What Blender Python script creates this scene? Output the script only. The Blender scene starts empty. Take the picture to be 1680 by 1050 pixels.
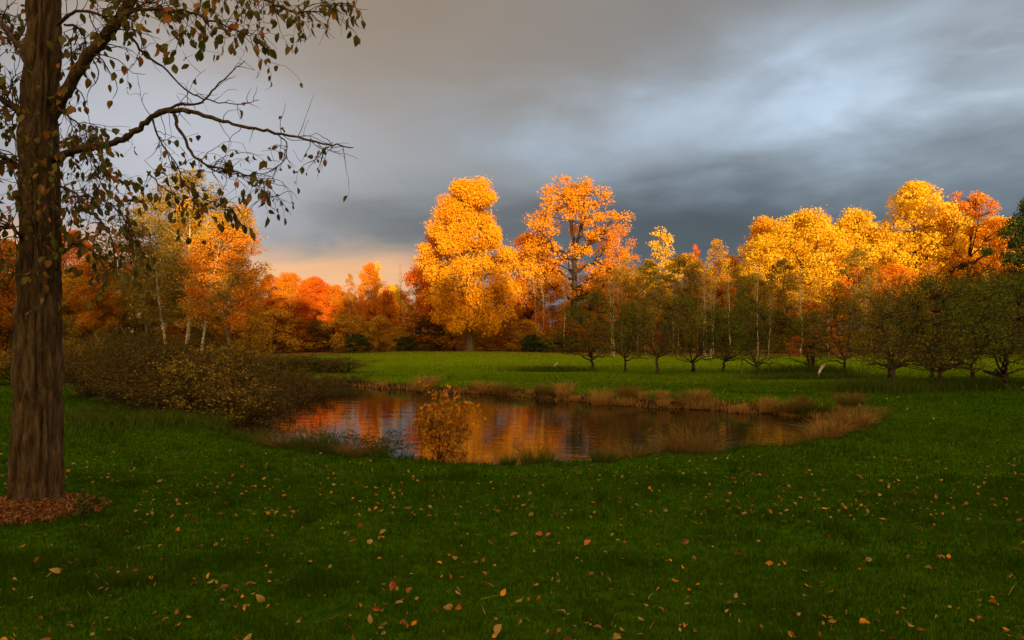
import bpy, math, random
import numpy as np
from mathutils import Matrix, Vector, Euler
R = math.radians
scene = bpy.context.scene
COL = scene.collection

# ------------------------------------------------------------------ camera, sky, sun, exposure
EYE = 1.6                       # eye height above the lawn (m)
cam = bpy.data.cameras.new('camera')
cam.sensor_width = 36.0
cam.lens = 36.0 * 1250 / 1680   # 67.8 degrees across
cam.shift_y = 20 / 1680         # horizon a little below the middle
cam.clip_end = 2000
camo = bpy.data.objects.new('camera', cam); COL.objects.link(camo)
camo.location = (0, 0, EYE); camo.rotation_euler = (R(90), 0, 0)
scene.camera = camo

SUN_EL, SUN_AZ = R(5.0), R(14.0)    # low, behind the camera and a little to the right
sd = bpy.data.lights.new('sun', 'SUN'); sd.energy = 5.0; sd.angle = R(0.6); sd.color = (1.0, 0.62, 0.22)
so = bpy.data.objects.new('sun', sd); COL.objects.link(so)
# light travels towards -x, +y, down
tv = Vector((-math.sin(SUN_AZ) * math.cos(SUN_EL), math.cos(SUN_AZ) * math.cos(SUN_EL), -math.sin(SUN_EL)))
so.rotation_euler = tv.to_track_quat('-Z', 'Y').to_euler(); so.location = (10, -20, 30)

world = bpy.data.worlds.new('World'); scene.world = world; world.use_nodes = True
wt = world.node_tree; wn = wt.nodes; wl = wt.links
for n in list(wn): wn.remove(n)

class F:
    """a float socket with arithmetic"""
    def __init__(s, k): s.k = k
def _m(op, *a, clamp=False):
    n = wn.new('ShaderNodeMath'); n.operation = op; n.use_clamp = clamp
    for i, v in enumerate(a):
        if isinstance(v, F): wl.new(v.k, n.inputs[i])
        else: n.inputs[i].default_value = v
    return F(n.outputs[0])
F.__add__ = lambda a, b: _m('ADD', a, b); F.__radd__ = lambda a, b: _m('ADD', b, a)
F.__sub__ = lambda a, b: _m('SUBTRACT', a, b); F.__rsub__ = lambda a, b: _m('SUBTRACT', b, a)
F.__mul__ = lambda a, b: _m('MULTIPLY', a, b); F.__rmul__ = lambda a, b: _m('MULTIPLY', b, a)
F.__truediv__ = lambda a, b: _m('DIVIDE', a, b)
def sat(a): return _m('ADD', a, 0.0, clamp=True)
def ramp01(a, lo, hi):
    n = wn.new('ShaderNodeMapRange'); n.interpolation_type = 'SMOOTHSTEP'
    wl.new(a.k, n.inputs[0]); n.inputs[1].default_value = lo; n.inputs[2].default_value = hi
    return F(n.outputs[0])
def wnoise(vec, scale, detail=5, rough=0.55, dist=0.0):
    n = wn.new('ShaderNodeTexNoise'); n.inputs['Scale'].default_value = scale; n.inputs['Detail'].default_value = detail
    n.inputs['Roughness'].default_value = rough; n.inputs['Distortion'].default_value = dist
    wl.new(vec, n.inputs['Vector']); return F(n.outputs[0])
def wcomb(x, y, z):
    n = wn.new('ShaderNodeCombineXYZ')
    for i, v in enumerate((x, y, z)):
        if isinstance(v, F): wl.new(v.k, n.inputs[i])
        else: n.inputs[i].default_value = v
    return n.outputs[0]
def wmix(fac, a, b):
    n = wn.new('ShaderNodeMix'); n.data_type = 'RGBA'
    if isinstance(fac, F): wl.new(fac.k, n.inputs[0])
    else: n.inputs[0].default_value = fac
    for i, v in ((6, a), (7, b)):
        if isinstance(v, tuple): n.inputs[i].default_value = (*v, 1)
        else: wl.new(v, n.inputs[i])
    return n.outputs[2]

tc = wn.new('ShaderNodeTexCoord'); sx = wn.new('ShaderNodeSeparateXYZ'); wl.new(tc.outputs['Generated'], sx.inputs[0])
DX, DY, DZ = F(sx.outputs[0]), F(sx.outputs[1]), F(sx.outputs[2])
az = _m('ARCTAN2', DX, DY) * (180 / math.pi)          # degrees right of the view axis
el = _m('ARCSINE', DZ) * (180 / math.pi)
den = _m('MAXIMUM', DZ, 0.0) + 0.22
cv = wcomb(DX / den, DY / den, 0.0)                   # the cloud deck as a flat layer overhead
n1 = wnoise(cv, 0.9, 6, 0.5, 0.3)
n2 = wnoise(cv, 2.2, 6, 0.5, 0.25)
streak = wnoise(wcomb(az * 0.035, el * 0.16 - az * 0.012, 3.0), 1.0, 6, 0.55, 0.6)
sky = wn.new('ShaderNodeTexSky'); sky.sky_type = 'NISHITA'; sky.sun_disc = False
sky.sun_elevation = SUN_EL; sky.sun_rotation = math.pi - SUN_AZ
skyc = wn.new('ShaderNodeVectorMath'); skyc.operation = 'SCALE'; wl.new(sky.outputs[0], skyc.inputs[0]); skyc.inputs['Scale'].default_value = 1.0
w_az = az + (n2 - 0.5) * 16.0
w_el = el + (n1 - 0.5) * 9.0 + (streak - 0.5) * 6.0
def blob(a0, e0, sa, se, tilt=0.0):
    da = (w_az - a0) / sa; de = (w_el - e0 - (w_az - a0) * tilt) / se
    return _m('EXPONENT', (da * da + de * de) * -1.0)
# cloud colours x10, the Background below runs at 0.1
def c10(r, g, b): return (r * 7.6, g * 7.6, b * 7.6)
hi = ramp01(w_el, 6.0, 18.0)
side = ramp01(w_az, -26.0, 26.0)
low_c = wmix(side, c10(.30, .30, .32), c10(.055, .085, .115))
high_c = wmix(side, c10(.30, .225, .155), c10(.21, .215, .22))
c = wmix(hi, low_c, high_c)
mid = _m('EXPONENT', ((w_el - 12.5) / 5.0) * ((w_el - 12.5) / 5.0) * -1.0)
c = wmix(mid * 0.75, c, wmix(side, c10(.29, .285, .29), c10(.29, .35, .41)))
c = wmix(blob(-24.0, 12.0, 12.0, 7.0) * 0.85, c, c10(.50, .52, .58))
bright = sat((n2 - 0.34) * 3.6)
c = wmix(sat(blob(23.0, 15.2, 17.0, 4.2, 0.06) * (0.25 + 0.95 * bright)), c, c10(.46, .58, .72))
c = wmix(sat(blob(12.0, 14.0, 9.0, 4.0, 0.2) * (0.25 + 0.6 * bright)), c, c10(.38, .455, .55))
c = wmix(sat(blob(38.0, 15.0, 9.0, 2.6, 0.1) * (0.3 + 0.9 * bright)), c, c10(.90, 1.06, 1.22))
c = wmix(blob(10.0, 7.6, 19.0, 3.4) * 0.92, c, c10(.062, .082, .100))
c = wmix(blob(-6.0, 8.0, 8.0, 2.0) * 0.45, c, c10(.085, .10, .115))
# warm strip low on the left horizon
strip = ramp01(el - 0.4 + (streak - 0.5) * 4.0 + (n2 - 0.5) * 3.0, 7.2, 4.2) * ramp01(az, 2.0, -11.0) * ramp01(az, -55.0, -30.0)
c = wmix(sat(strip * (0.55 + streak * 0.9)), c, c10(.80, .45, .24))
c = wmix(sat(blob(-10.0, 6.9, 9.0, 0.8) * 0.5), c, c10(.35, .30, .24))
# soft mottling of the deck
mot = 0.80 + n2 * 0.30 + n1 * 0.30
mv = wn.new('ShaderNodeVectorMath'); mv.operation = 'SCALE'; wl.new(c, mv.inputs[0]); wl.new(mot.k, mv.inputs['Scale'])
# towards the sun, low down, the deck breaks and the clear evening sky shows
sunside = ramp01(DY * -1.0, 0.2, 0.9) * ramp01(el, 16.0, 6.0)
toward = ramp01(DY * -1.0 + (n1 - 0.5) * 0.5, -0.35, 0.75)      # the half of the deck that the low sun lights from below
deck = wmix(toward, mv.outputs[0], wmix(n2, c10(1.32, .76, .30), c10(2.0, 1.28, .62)))
fin = wmix(sunside * 0.6 + 0.03, deck, skyc.outputs[0])
bg = wn.new('ShaderNodeBackground'); bg.inputs['Strength'].default_value = 0.1; wl.new(fin, bg.inputs[0])
wo = wn.new('ShaderNodeOutputWorld'); wl.new(bg.outputs[0], wo.inputs[0])

vs = scene.view_settings
vs.view_transform = 'Standard'; vs.look = 'None'; vs.exposure = 0.45; vs.gamma = 1.0; vs.use_curve_mapping = False
scene.cycles.max_bounces = 8; scene.cycles.transparent_max_bounces = 8
scene.cycles.diffuse_bounces = 3; scene.cycles.glossy_bounces = 3

# ------------------------------------------------------------------ helpers
def at(px, d, z=0.0):
    """a place on the site: bearing (as a tangent scaled by 1250, 840 = straight ahead), distance, height"""
    return ((px - 840) / 1250 * d, d, z)
def height_of(py, d): return EYE + (545 - py) / 1250 * d

def vnoise(x, y, seed=0):
    """smooth value noise in [0,1]"""
    x = np.asarray(x, float); y = np.asarray(y, float)
    xi = np.floor(x).astype(np.int64); yi = np.floor(y).astype(np.int64)
    fx = x - xi; fy = y - yi; fx = fx * fx * (3 - 2 * fx); fy = fy * fy * (3 - 2 * fy)
    def h(a, b):
        v = (a * 374761393 + b * 668265263 + seed * 1442695041) & 0xffffffff
        v = ((v ^ (v >> 13)) * 1274126177) & 0xffffffff
        return ((v ^ (v >> 16)) & 0xffff) / 65535.0
    return (h(xi, yi) * (1 - fx) + h(xi + 1, yi) * fx) * (1 - fy) + (h(xi, yi + 1) * (1 - fx) + h(xi + 1, yi + 1) * fx) * fy
def fbm(x, y, seed=0, o=4):
    t = 0; a = .5; s = 0
    for i in range(o):
        t = t + a * vnoise(np.asarray(x) * 2 ** i, np.asarray(y) * 2 ** i, seed + i * 17); s += a; a *= .5
    return t / s

def quads(name, V, Fc, smooth=False):
    V = np.asarray(V, np.float32).reshape(-1, 3); Fc = np.asarray(Fc, np.int32).reshape(-1, 4)
    me = bpy.data.meshes.new(name); M = len(Fc)
    me.vertices.add(len(V)); me.vertices.foreach_set('co', V.ravel())
    me.loops.add(4 * M); me.loops.foreach_set('vertex_index', Fc.ravel())
    me.polygons.add(M); me.polygons.foreach_set('loop_start', np.arange(0, 4 * M, 4, dtype=np.int32))
    me.polygons.foreach_set('use_smooth', np.full(M, smooth, bool))
    me.update(calc_edges=True)
    return me
class Acc:
    def __init__(s): s.v = []; s.f = []; s.n = 0
    def add(s, V, Fc):
        V = np.asarray(V, float).reshape(-1, 3); s.v.append(V); s.f.append(np.asarray(Fc, np.int64) + s.n); s.n += len(V)
    def tube(s, pts, rad, n=6):
        P = np.asarray(pts, float); k = len(P); rad = np.broadcast_to(np.asarray(rad, float), (k,))
        T = np.gradient(P, axis=0); T /= np.linalg.norm(T, axis=1, keepdims=True) + 1e-9
        ref = np.array([0.31, 0.95, 0.05]) if abs(T[0][1]) < 0.8 else np.array([1.0, 0.1, 0.0])
        U = np.cross(T, ref); U /= np.linalg.norm(U, axis=1, keepdims=True) + 1e-9
        W = np.cross(T, U)
        a = np.arange(n) / n * 2 * np.pi
        V = P[:, None] + rad[:, None, None] * (np.cos(a)[None, :, None] * U[:, None] + np.sin(a)[None, :, None] * W[:, None])
        i = np.arange(k - 1)[:, None] * n; j = np.arange(n)[None]
        Fc = np.stack([i + j, i + (j + 1) % n, i + n + (j + 1) % n, i + n + j], -1).reshape(-1, 4)
        s.add(V, Fc)
    def mesh(s, name, smooth=False):
        return quads(name, np.concatenate(s.v), np.concatenate(s.f), smooth)

def leaf_quads(C, size, rng, up=0.35, out=None, aspect=0.62):
    """many small folded leaf faces centred on C"""
    n = len(C)
    N = rng.normal(size=(n, 3)); N /= np.linalg.norm(N, axis=1, keepdims=True)
    N[:, 2] += up
    if out is not None: N += out
    N /= np.linalg.norm(N, axis=1, keepdims=True) + 1e-9
    U = np.cross(N, rng.normal(size=(n, 3))); U /= np.linalg.norm(U, axis=1, keepdims=True) + 1e-9
    W = np.cross(N, U)
    s = (size * rng.uniform(.5, 1.6, n))[:, None]
    V = np.stack([C - U * s * .5, C + W * s * .5 * aspect + N * s * .12, C + U * s * .5, C - W * s * .5 * aspect + N * s * .12], 1)
    return V.reshape(-1, 3), np.arange(4 * n).reshape(-1, 4)

def ob(name, me, mat=None, parent=None, loc=(0, 0, 0)):
    o = bpy.data.objects.new(name, me); COL.objects.link(o); o.location = loc
    if mat is not None:
        if len(me.materials) == 0: me.materials.append(mat)
        o.material_slots[0].link = 'OBJECT'; o.material_slots[0].material = mat
    if parent is not None: o.parent = parent
    return o
def tag(o, label, cat, group=None):
    o['label'] = label; o['category'] = cat
    if group: o['group'] = group
    return o
def thing(name, label, cat, loc, rz=0.0, group=None, s=1.0):
    o = bpy.data.objects.new(name, None); COL.objects.link(o); o.empty_display_size = .2
    o.location = loc; o.rotation_euler = (0, 0, rz); o.scale = (s, s, s) if np.isscalar(s) else s
    return tag(o, label, cat, group)

# ------------------------------------------------------------------ materials
def new_mat(name):
    m = bpy.data.materials.new(name); m.use_nodes = True
    nt = m.node_tree
    for n in list(nt.nodes): nt.nodes.remove(n)
    out = nt.nodes.new('ShaderNodeOutputMaterial')
    return m, nt, out
def ramp(nt, fac, cols, pos=None):
    r = nt.nodes.new('ShaderNodeValToRGB'); e = r.color_ramp.elements
    while len(e) < len(cols): e.new(0.5)
    for i, cc in enumerate(cols):
        e[i].position = pos[i] if pos else i / (len(cols) - 1); e[i].color = (*cc, 1)
    nt.links.new(fac, r.inputs[0]); return r.outputs[0]
def leaf_mat(name, cols, trans=0.22, rough=0.55, patch=0.0, lawn=False, spec=.07):
    """leaves: each face takes its own hue out of the range"""
    m, nt, out = new_mat(name); L = nt.links
    g = nt.nodes.new('ShaderNodeNewGeometry')
    oi = nt.nodes.new('ShaderNodeObjectInfo'); ad = nt.nodes.new('ShaderNodeMath'); ad.operation = 'ADD'; fr = nt.nodes.new('ShaderNodeMath'); fr.operation = 'FRACT'
    L.new(g.outputs['Random Per Island'], ad.inputs[0]); L.new(oi.outputs['Random'], ad.inputs[1]); L.new(ad.outputs[0], fr.inputs[0]); fac = fr.outputs[0]
    if patch:
        tcn = nt.nodes.new('ShaderNodeTexCoord'); no = nt.nodes.new('ShaderNodeTexNoise'); no.inputs['Scale'].default_value = patch
        no.inputs['Detail'].default_value = 2
        L.new(tcn.outputs['Object'], no.inputs['Vector'])
        a = nt.nodes.new('ShaderNodeMath'); a.operation = 'MULTIPLY_ADD'; L.new(no.outputs[0], a.inputs[0]); a.inputs[1].default_value = 2.0; a.inputs[2].default_value = -1.0
        b = nt.nodes.new('ShaderNodeMath'); b.operation = 'MULTIPLY_ADD'; L.new(fac, b.inputs[0]); b.inputs[1].default_value = .6; b.inputs[2].default_value = .2
        cN = nt.nodes.new('ShaderNodeMath'); cN.operation = 'ADD'; cN.use_clamp = True; L.new(a.outputs[0], cN.inputs[0]); L.new(b.outputs[0], cN.inputs[1])
        fac = cN.outputs[0]
    col = ramp(nt, fac, cols)
    if lawn:     # mown grass: darker green in patches, paler far out to stand for stronger light
        no = nt.nodes.new('ShaderNodeTexNoise'); no.inputs['Scale'].default_value = .55; no.inputs['Detail'].default_value = 4; L.new(g.outputs['Position'], no.inputs['Vector'])
        n3 = nt.nodes.new('ShaderNodeTexNoise'); n3.inputs['Scale'].default_value = 1.7; n3.inputs['Detail'].default_value = 5; L.new(g.outputs['Position'], n3.inputs['Vector'])
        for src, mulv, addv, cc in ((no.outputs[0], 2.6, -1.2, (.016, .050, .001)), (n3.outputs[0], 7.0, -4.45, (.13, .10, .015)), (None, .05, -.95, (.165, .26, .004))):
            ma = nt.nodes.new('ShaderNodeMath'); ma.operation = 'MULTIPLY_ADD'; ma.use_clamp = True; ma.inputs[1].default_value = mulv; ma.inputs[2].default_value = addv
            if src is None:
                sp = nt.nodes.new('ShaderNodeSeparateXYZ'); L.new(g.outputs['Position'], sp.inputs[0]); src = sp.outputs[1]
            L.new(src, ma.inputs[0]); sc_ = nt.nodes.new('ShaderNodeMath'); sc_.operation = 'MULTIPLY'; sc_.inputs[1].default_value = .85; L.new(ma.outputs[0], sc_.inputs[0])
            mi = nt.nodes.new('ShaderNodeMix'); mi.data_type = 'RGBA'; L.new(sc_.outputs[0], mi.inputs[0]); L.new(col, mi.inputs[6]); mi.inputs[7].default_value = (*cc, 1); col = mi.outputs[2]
    p = nt.nodes.new('ShaderNodeBsdfPrincipled'); p.inputs['Roughness'].default_value = rough
    p.inputs['Specular IOR Level'].default_value = spec
    L.new(col, p.inputs['Base Color'])
    t = nt.nodes.new('ShaderNodeBsdfTranslucent'); L.new(col, t.inputs[0])
    mx = nt.nodes.new('ShaderNodeMixShader'); mx.inputs[0].default_value = trans
    L.new(p.outputs[0], mx.inputs[1]); L.new(t.outputs[0], mx.inputs[2]); L.new(mx.outputs[0], out.inputs[0])
    return m
def bark_mat(name, cols, scale=(14, 14, 3), bump=.6, spots=None):
    m, nt, out = new_mat(name); L = nt.links
    tcn = nt.nodes.new('ShaderNodeTexCoord'); mp = nt.nodes.new('ShaderNodeMapping'); mp.inputs['Scale'].default_value = scale
    L.new(tcn.outputs['Object'], mp.inputs[0])
    no = nt.nodes.new('ShaderNodeTexNoise'); no.inputs['Scale'].default_value = 1.0; no.inputs['Detail'].default_value = 6
    L.new(mp.outputs[0], no.inputs['Vector'])
    n2_ = nt.nodes.new('ShaderNodeTexNoise'); n2_.inputs['Scale'].default_value = 3.1; n2_.inputs['Detail'].default_value = 8; n2_.inputs['Roughness'].default_value = .7; L.new(mp.outputs[0], n2_.inputs['Vector'])
    av = nt.nodes.new('ShaderNodeMath'); av.operation = 'MULTIPLY_ADD'; av.inputs[1].default_value = .5; L.new(n2_.outputs[0], av.inputs[0]); hf = nt.nodes.new('ShaderNodeMath'); hf.operation = 'MULTIPLY'; hf.inputs[1].default_value = .5; L.new(no.outputs[0], hf.inputs[0]); L.new(hf.outputs[0], av.inputs[2])
    col = ramp(nt, av.outputs[0], cols, [.36 + .28 * i / (len(cols) - 1) for i in range(len(cols))])
    p = nt.nodes.new('ShaderNodeBsdfPrincipled'); p.inputs['Roughness'].default_value = .9; p.inputs['Specular IOR Level'].default_value = .15
    L.new(col, p.inputs['Base Color'])
    b = nt.nodes.new('ShaderNodeBump'); b.inputs['Strength'].default_value = bump; b.inputs['Distance'].default_value = .02
    L.new(av.outputs[0], b.inputs['Height']); L.new(b.outputs[0], p.inputs['Normal'])
    L.new(p.outputs[0], out.inputs[0]); return m
def plain_mat(name, cols, scale=8.0, rough=.8):
    m, nt, out = new_mat(name); L = nt.links
    tcn = nt.nodes.new('ShaderNodeTexCoord'); no = nt.nodes.new('ShaderNodeTexNoise'); no.inputs['Scale'].default_value = scale; no.inputs['Detail'].default_value = 5
    L.new(tcn.outputs['Object'], no.inputs['Vector'])
    p = nt.nodes.new('ShaderNodeBsdfPrincipled'); p.inputs['Roughness'].default_value = rough; p.inputs['Specular IOR Level'].default_value = .2
    L.new(ramp(nt, no.outputs[0], cols, [.3, .7] if len(cols) == 2 else None), p.inputs['Base Color'])
    L.new(p.outputs[0], out.inputs[0]); return m

M = dict(
    amber=leaf_mat('amber_leaves', [(.74, .27, .012), (.88, .43, .02), (.82, .35, .015), (.92, .54, .03)], patch=.3),
    gold=leaf_mat('gold_leaves', [(.80, .33, .012), (.90, .50, .02), (.86, .43, .015), (.94, .60, .035)], patch=.35),
    yellow=leaf_mat('yellow_leaves', [(.84, .46, .02), (.92, .64, .035), (.90, .56, .025), (.95, .72, .07)], patch=.3),
    orange=leaf_mat('orange_leaves', [(.66, .19, .015), (.82, .34, .02), (.76, .26, .015), (.88, .44, .03)], patch=.35),
    red=leaf_mat('red_leaves', [(.66, .12, .012), (.82, .22, .015), (.88, .32, .02)], patch=.4),
    rust=leaf_mat('rust_leaves', [(.34, .12, .012), (.56, .22, .018), (.64, .30, .025), (.42, .20, .02)], patch=.4),
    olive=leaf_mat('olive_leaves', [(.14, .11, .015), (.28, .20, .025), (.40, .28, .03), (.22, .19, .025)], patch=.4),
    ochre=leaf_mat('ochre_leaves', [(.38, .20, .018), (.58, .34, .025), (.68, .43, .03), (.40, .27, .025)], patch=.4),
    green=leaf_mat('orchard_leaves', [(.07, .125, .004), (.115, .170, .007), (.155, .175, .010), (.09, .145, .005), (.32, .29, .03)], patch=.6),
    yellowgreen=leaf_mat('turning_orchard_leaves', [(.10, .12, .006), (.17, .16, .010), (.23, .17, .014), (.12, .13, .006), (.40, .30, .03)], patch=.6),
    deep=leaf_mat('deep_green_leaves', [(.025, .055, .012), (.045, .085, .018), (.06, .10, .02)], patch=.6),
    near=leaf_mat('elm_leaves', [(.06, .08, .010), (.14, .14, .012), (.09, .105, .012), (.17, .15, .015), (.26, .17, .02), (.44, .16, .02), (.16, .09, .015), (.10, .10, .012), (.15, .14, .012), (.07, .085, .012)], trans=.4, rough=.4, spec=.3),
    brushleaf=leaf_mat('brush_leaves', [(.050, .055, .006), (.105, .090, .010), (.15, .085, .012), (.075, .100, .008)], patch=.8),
    shrubyellow=leaf_mat('shrub_yellow_leaves', [(.52, .20, .015), (.66, .33, .025), (.40, .18, .02)]),
    redbush=leaf_mat('red_bush_leaves', [(.5, .06, .015), (.62, .12, .03), (.35, .10, .03)]),
    bark=bark_mat('elm_bark', [(.022, .014, .007), (.075, .050, .026), (.15, .105, .060)], (22, 22, 4.2), 1.0),
    darkbark=bark_mat('dark_bark', [(.035, .024, .016), (.085, .058, .038)], (8, 8, 2)),
    greybark=bark_mat('grey_bark', [(.10, .075, .05), (.22, .17, .12)], (8, 8, 2)),
    whitebark=bark_mat('birch_bark', [(.10, .08, .06), (.52, .46, .38), (.68, .62, .52)], (2.5, 2.5, 6), .3),
    twig=bark_mat('twig_bark', [(.045, .03, .02), (.10, .065, .04)], (20, 20, 20), .2),
    straw=leaf_mat('dry_grass', [(.30, .155, .03), (.48, .27, .065), (.58, .36, .10), (.20, .15, .02)], trans=.3),
    rustgrass=leaf_mat('rust_grass', [(.16, .10, .02), (.30, .16, .04), (.10, .11, .015)], trans=.3),
    sedge=leaf_mat('sedge_blades', [(.035, .085, .003), (.062, .125, .006), (.12, .135, .014), (.045, .10, .004)], trans=.3),
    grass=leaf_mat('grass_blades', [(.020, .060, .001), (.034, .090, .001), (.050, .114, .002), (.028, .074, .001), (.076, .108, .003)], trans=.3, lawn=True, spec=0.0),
    wood=leaf_mat('far_wood_leaves', [(.04, .05, .012), (.12, .08, .02), (.2, .12, .02)], patch=.1),
    mulch=plain_mat('bark_mulch', [(.09, .032, .012), (.22, .085, .03)], 30),
)
LEAFC = {'orange': leaf_mat('fallen_orange', [(.72, .26, .03), (.80, .36, .04)], .2),
         'red': leaf_mat('fallen_red', [(.45, .11, .05), (.55, .17, .08)], .2),
         'tan': leaf_mat('fallen_tan', [(.34, .22, .07), (.46, .32, .12)], .2),
         'brown': leaf_mat('fallen_brown', [(.20, .09, .035), (.27, .14, .05)], .2)}

# ------------------------------------------------------------------ ground and pond
WATER_Z = -0.36
shore_pts = [at(p, d)[:2] for p, d in ((322, 21), (345, 25.5), (450, 28.5), (590, 27.3), (690, 24.6), (800, 23.8), (900, 22.2), (1000, 20.4),
    (1130, 19.2), (1200, 18.6), (1300, 17.6), (1372, 16.2), (1365, 14.0), (1275, 12.3), (1160, 11.2), (1000, 10.55), (900, 10.35), (760, 10.25),
    (630, 10.35), (520, 11.1), (440, 12.3), (375, 14.2), (330, 17.5))]
def smooth_loop(P, k=6):
    P = np.array(P); n = len(P); out = []
    for i in range(n):
        a, b, c_, d = P[i - 1], P[i], P[(i + 1) % n], P[(i + 2) % n]
        for t in np.arange(k) / k:
            out.append(.5 * ((2 * b) + (-a + c_) * t + (2 * a - 5 * b + 4 * c_ - d) * t * t + (-a + 3 * b - 3 * c_ + d) * t ** 3))
    return np.array(out)
SH = smooth_loop(shore_pts)
_r = np.random.default_rng(5)
SH = SH + np.stack([fbm(np.arange(len(SH)) * .7, 0 * np.arange(len(SH)), 3) - .5, fbm(np.arange(len(SH)) * .7, 9 + 0 * np.arange(len(SH)), 4) - .5], 1) * .9
def shore_dist(x, y):
    """signed distance to the water's edge, positive on land"""
    x = np.asarray(x, float).ravel(); y = np.asarray(y, float).ravel()
    A = SH; B = np.roll(SH, -1, 0); best = np.full(len(x), 1e9); inside = np.zeros(len(x), bool)
    for a, b in zip(A, B):
        d = b - a; t = np.clip(((x - a[0]) * d[0] + (y - a[1]) * d[1]) / (d @ d + 1e-12), 0, 1)
        best = np.minimum(best, (x - a[0] - t * d[0]) ** 2 + (y - a[1] - t * d[1]) ** 2)
        hit = ((a[1] > y) != (b[1] > y)) & (x < (b[0] - a[0]) * (y - a[1]) / (b[1] - a[1] + 1e-12) + a[0])
        inside ^= hit
    best = np.sqrt(best); return np.where(inside, -best, best)
def ground_z(x, y):
    x = np.asarray(x, float); y = np.asarray(y, float); shp = np.broadcast(x, y).shape
    x = np.broadcast_to(x, shp); y = np.broadcast_to(y, shp)
    near = (np.abs(x) < 30) & (y > 4) & (y < 36)
    z = (fbm(x * .12, y * .12, 11) - .5) * .16 + (fbm(x * .5, y * .5, 21) - .5) * .03
    z = z * np.clip((np.hypot(x, y) - 2) / 8, .25, 1)
    z = z + np.clip((y - 50) / 60, 0, 1) ** 1.5 * 1.2 + .10 * np.exp(-(((x + 3.5) / 9) ** 2 + ((y - 51) / 6) ** 2)) * 3
    s = np.full(shp, 50.0); s[near] = shore_dist(x[near], y[near])
    t = np.clip(s / .85, 0, 1); t = t * t * (3 - 2 * t)
    bank = np.where(s > 0, WATER_Z + (z - WATER_Z) * t, WATER_Z - np.clip(-s * .55, 0, .9) - .01)
    return np.where(s < .85, bank, z)
gz1 = lambda x, y: float(ground_z(np.array([x]), np.array([y]))[0])

def axis(lo, hi, fl, fh, fine):
    a = list(np.arange(fl, fh + 1e-6, fine)); st = fine; v = fh
    while v < hi: st *= 1.25; v += st; a.append(v)
    st = fine; v = fl
    while v > lo: st *= 1.25; v -= st; a.insert(0, v)
    return np.array(a)
gx = axis(-700, 700, -15, 15, .16); gy = axis(-300, 900, 3.0, 30, .16)
X, Y = np.meshgrid(gx, gy); Z = ground_z(X, Y)
nx, ny = len(gx), len(gy)
idx = np.arange(nx * ny).reshape(ny, nx)
GF = np.stack([idx[:-1, :-1], idx[:-1, 1:], idx[1:, 1:], idx[1:, :-1]], -1).reshape(-1, 4)
def ground_mat():
    m, nt, out = new_mat('lawn_ground'); L = nt.links; N = nt.nodes
    g = N.new('ShaderNodeNewGeometry'); s = N.new('ShaderNodeSeparateXYZ'); L.new(g.outputs['Position'], s.inputs[0])
    def noise(sc, det=5):
        n = N.new('ShaderNodeTexNoise'); n.inputs['Scale'].default_value = sc; n.inputs['Detail'].default_value = det; L.new(g.outputs['Position'], n.inputs['Vector']); return n.outputs[0]
    def math_(op, a, b, cl=False):
        n = N.new('ShaderNodeMath'); n.operation = op; n.use_clamp = cl
        for i, v in enumerate((a, b)):
            if isinstance(v, (int, float)): n.inputs[i].default_value = v
            else: L.new(v, n.inputs[i])
        return n.outputs[0]
    def mix(f, a, b):
        n = N.new('ShaderNodeMix'); n.data_type = 'RGBA'; L.new(f, n.inputs[0]); L.new(a, n.inputs[6])
        if isinstance(b, tuple): n.inputs[7].default_value = (*b, 1)
        else: L.new(b, n.inputs[7])
        return n.outputs[2]
    big = noise(.22); fine = noise(9.0, 8); mid = noise(1.3, 4)
    lawn = ramp(nt, fine, [(.020, .058, .001), (.035, .095, .0015), (.056, .125, .002)], [.3, .5, .72])
    lawn = mix(math_('MULTIPLY', math_('SUBTRACT', big, .42, True), 1.6, True), lawn, (.062, .130, .002))
    lawn = mix(math_('MULTIPLY', math_('SUBTRACT', mid, .60, True), 1.5, True), lawn, (.085, .080, .010))
    dry = math_('MULTIPLY', math_('SUBTRACT', s.outputs[1], 19.0), .05, True)  # weight for the far lawn painted paler, in place of fuller light there
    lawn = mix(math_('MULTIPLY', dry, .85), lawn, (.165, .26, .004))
    # leaf litter under the trees at the edge of the wood
    yy = math_('ADD', s.outputs[1], math_('MULTIPLY', math_('SUBTRACT', big, .5), 9.0))
    lit = math_('MULTIPLY', math_('SUBTRACT', yy, 49.2), .4, True)
    litc = ramp(nt, fine, [(.10, .05, .018), (.24, .12, .035), (.34, .19, .05)], [.3, .5, .7])
    col = mix(lit, lawn, litc)
    # wet earth at the water
    mud = math_('MULTIPLY', math_('SUBTRACT', -.10, s.outputs[2]), 9.0, True)
    col = mix(mud, col, (.035, .022, .011))
    p = N.new('ShaderNodeBsdfPrincipled'); p.inputs['Roughness'].default_value = .95; p.inputs['Specular IOR Level'].default_value = .0
    L.new(col, p.inputs['Base Color'])
    b = N.new('ShaderNodeBump'); b.inputs['Strength'].default_value = .7; b.inputs['Distance'].default_value = .04; L.new(fine, b.inputs['Height']); L.new(b.outputs[0], p.inputs['Normal'])
    L.new(p.outputs[0], out.inputs[0]); return m
gr = ob('ground', quads('ground', np.stack([X, Y, Z], -1), GF, True), ground_mat()); gr['kind'] = 'structure'

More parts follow.
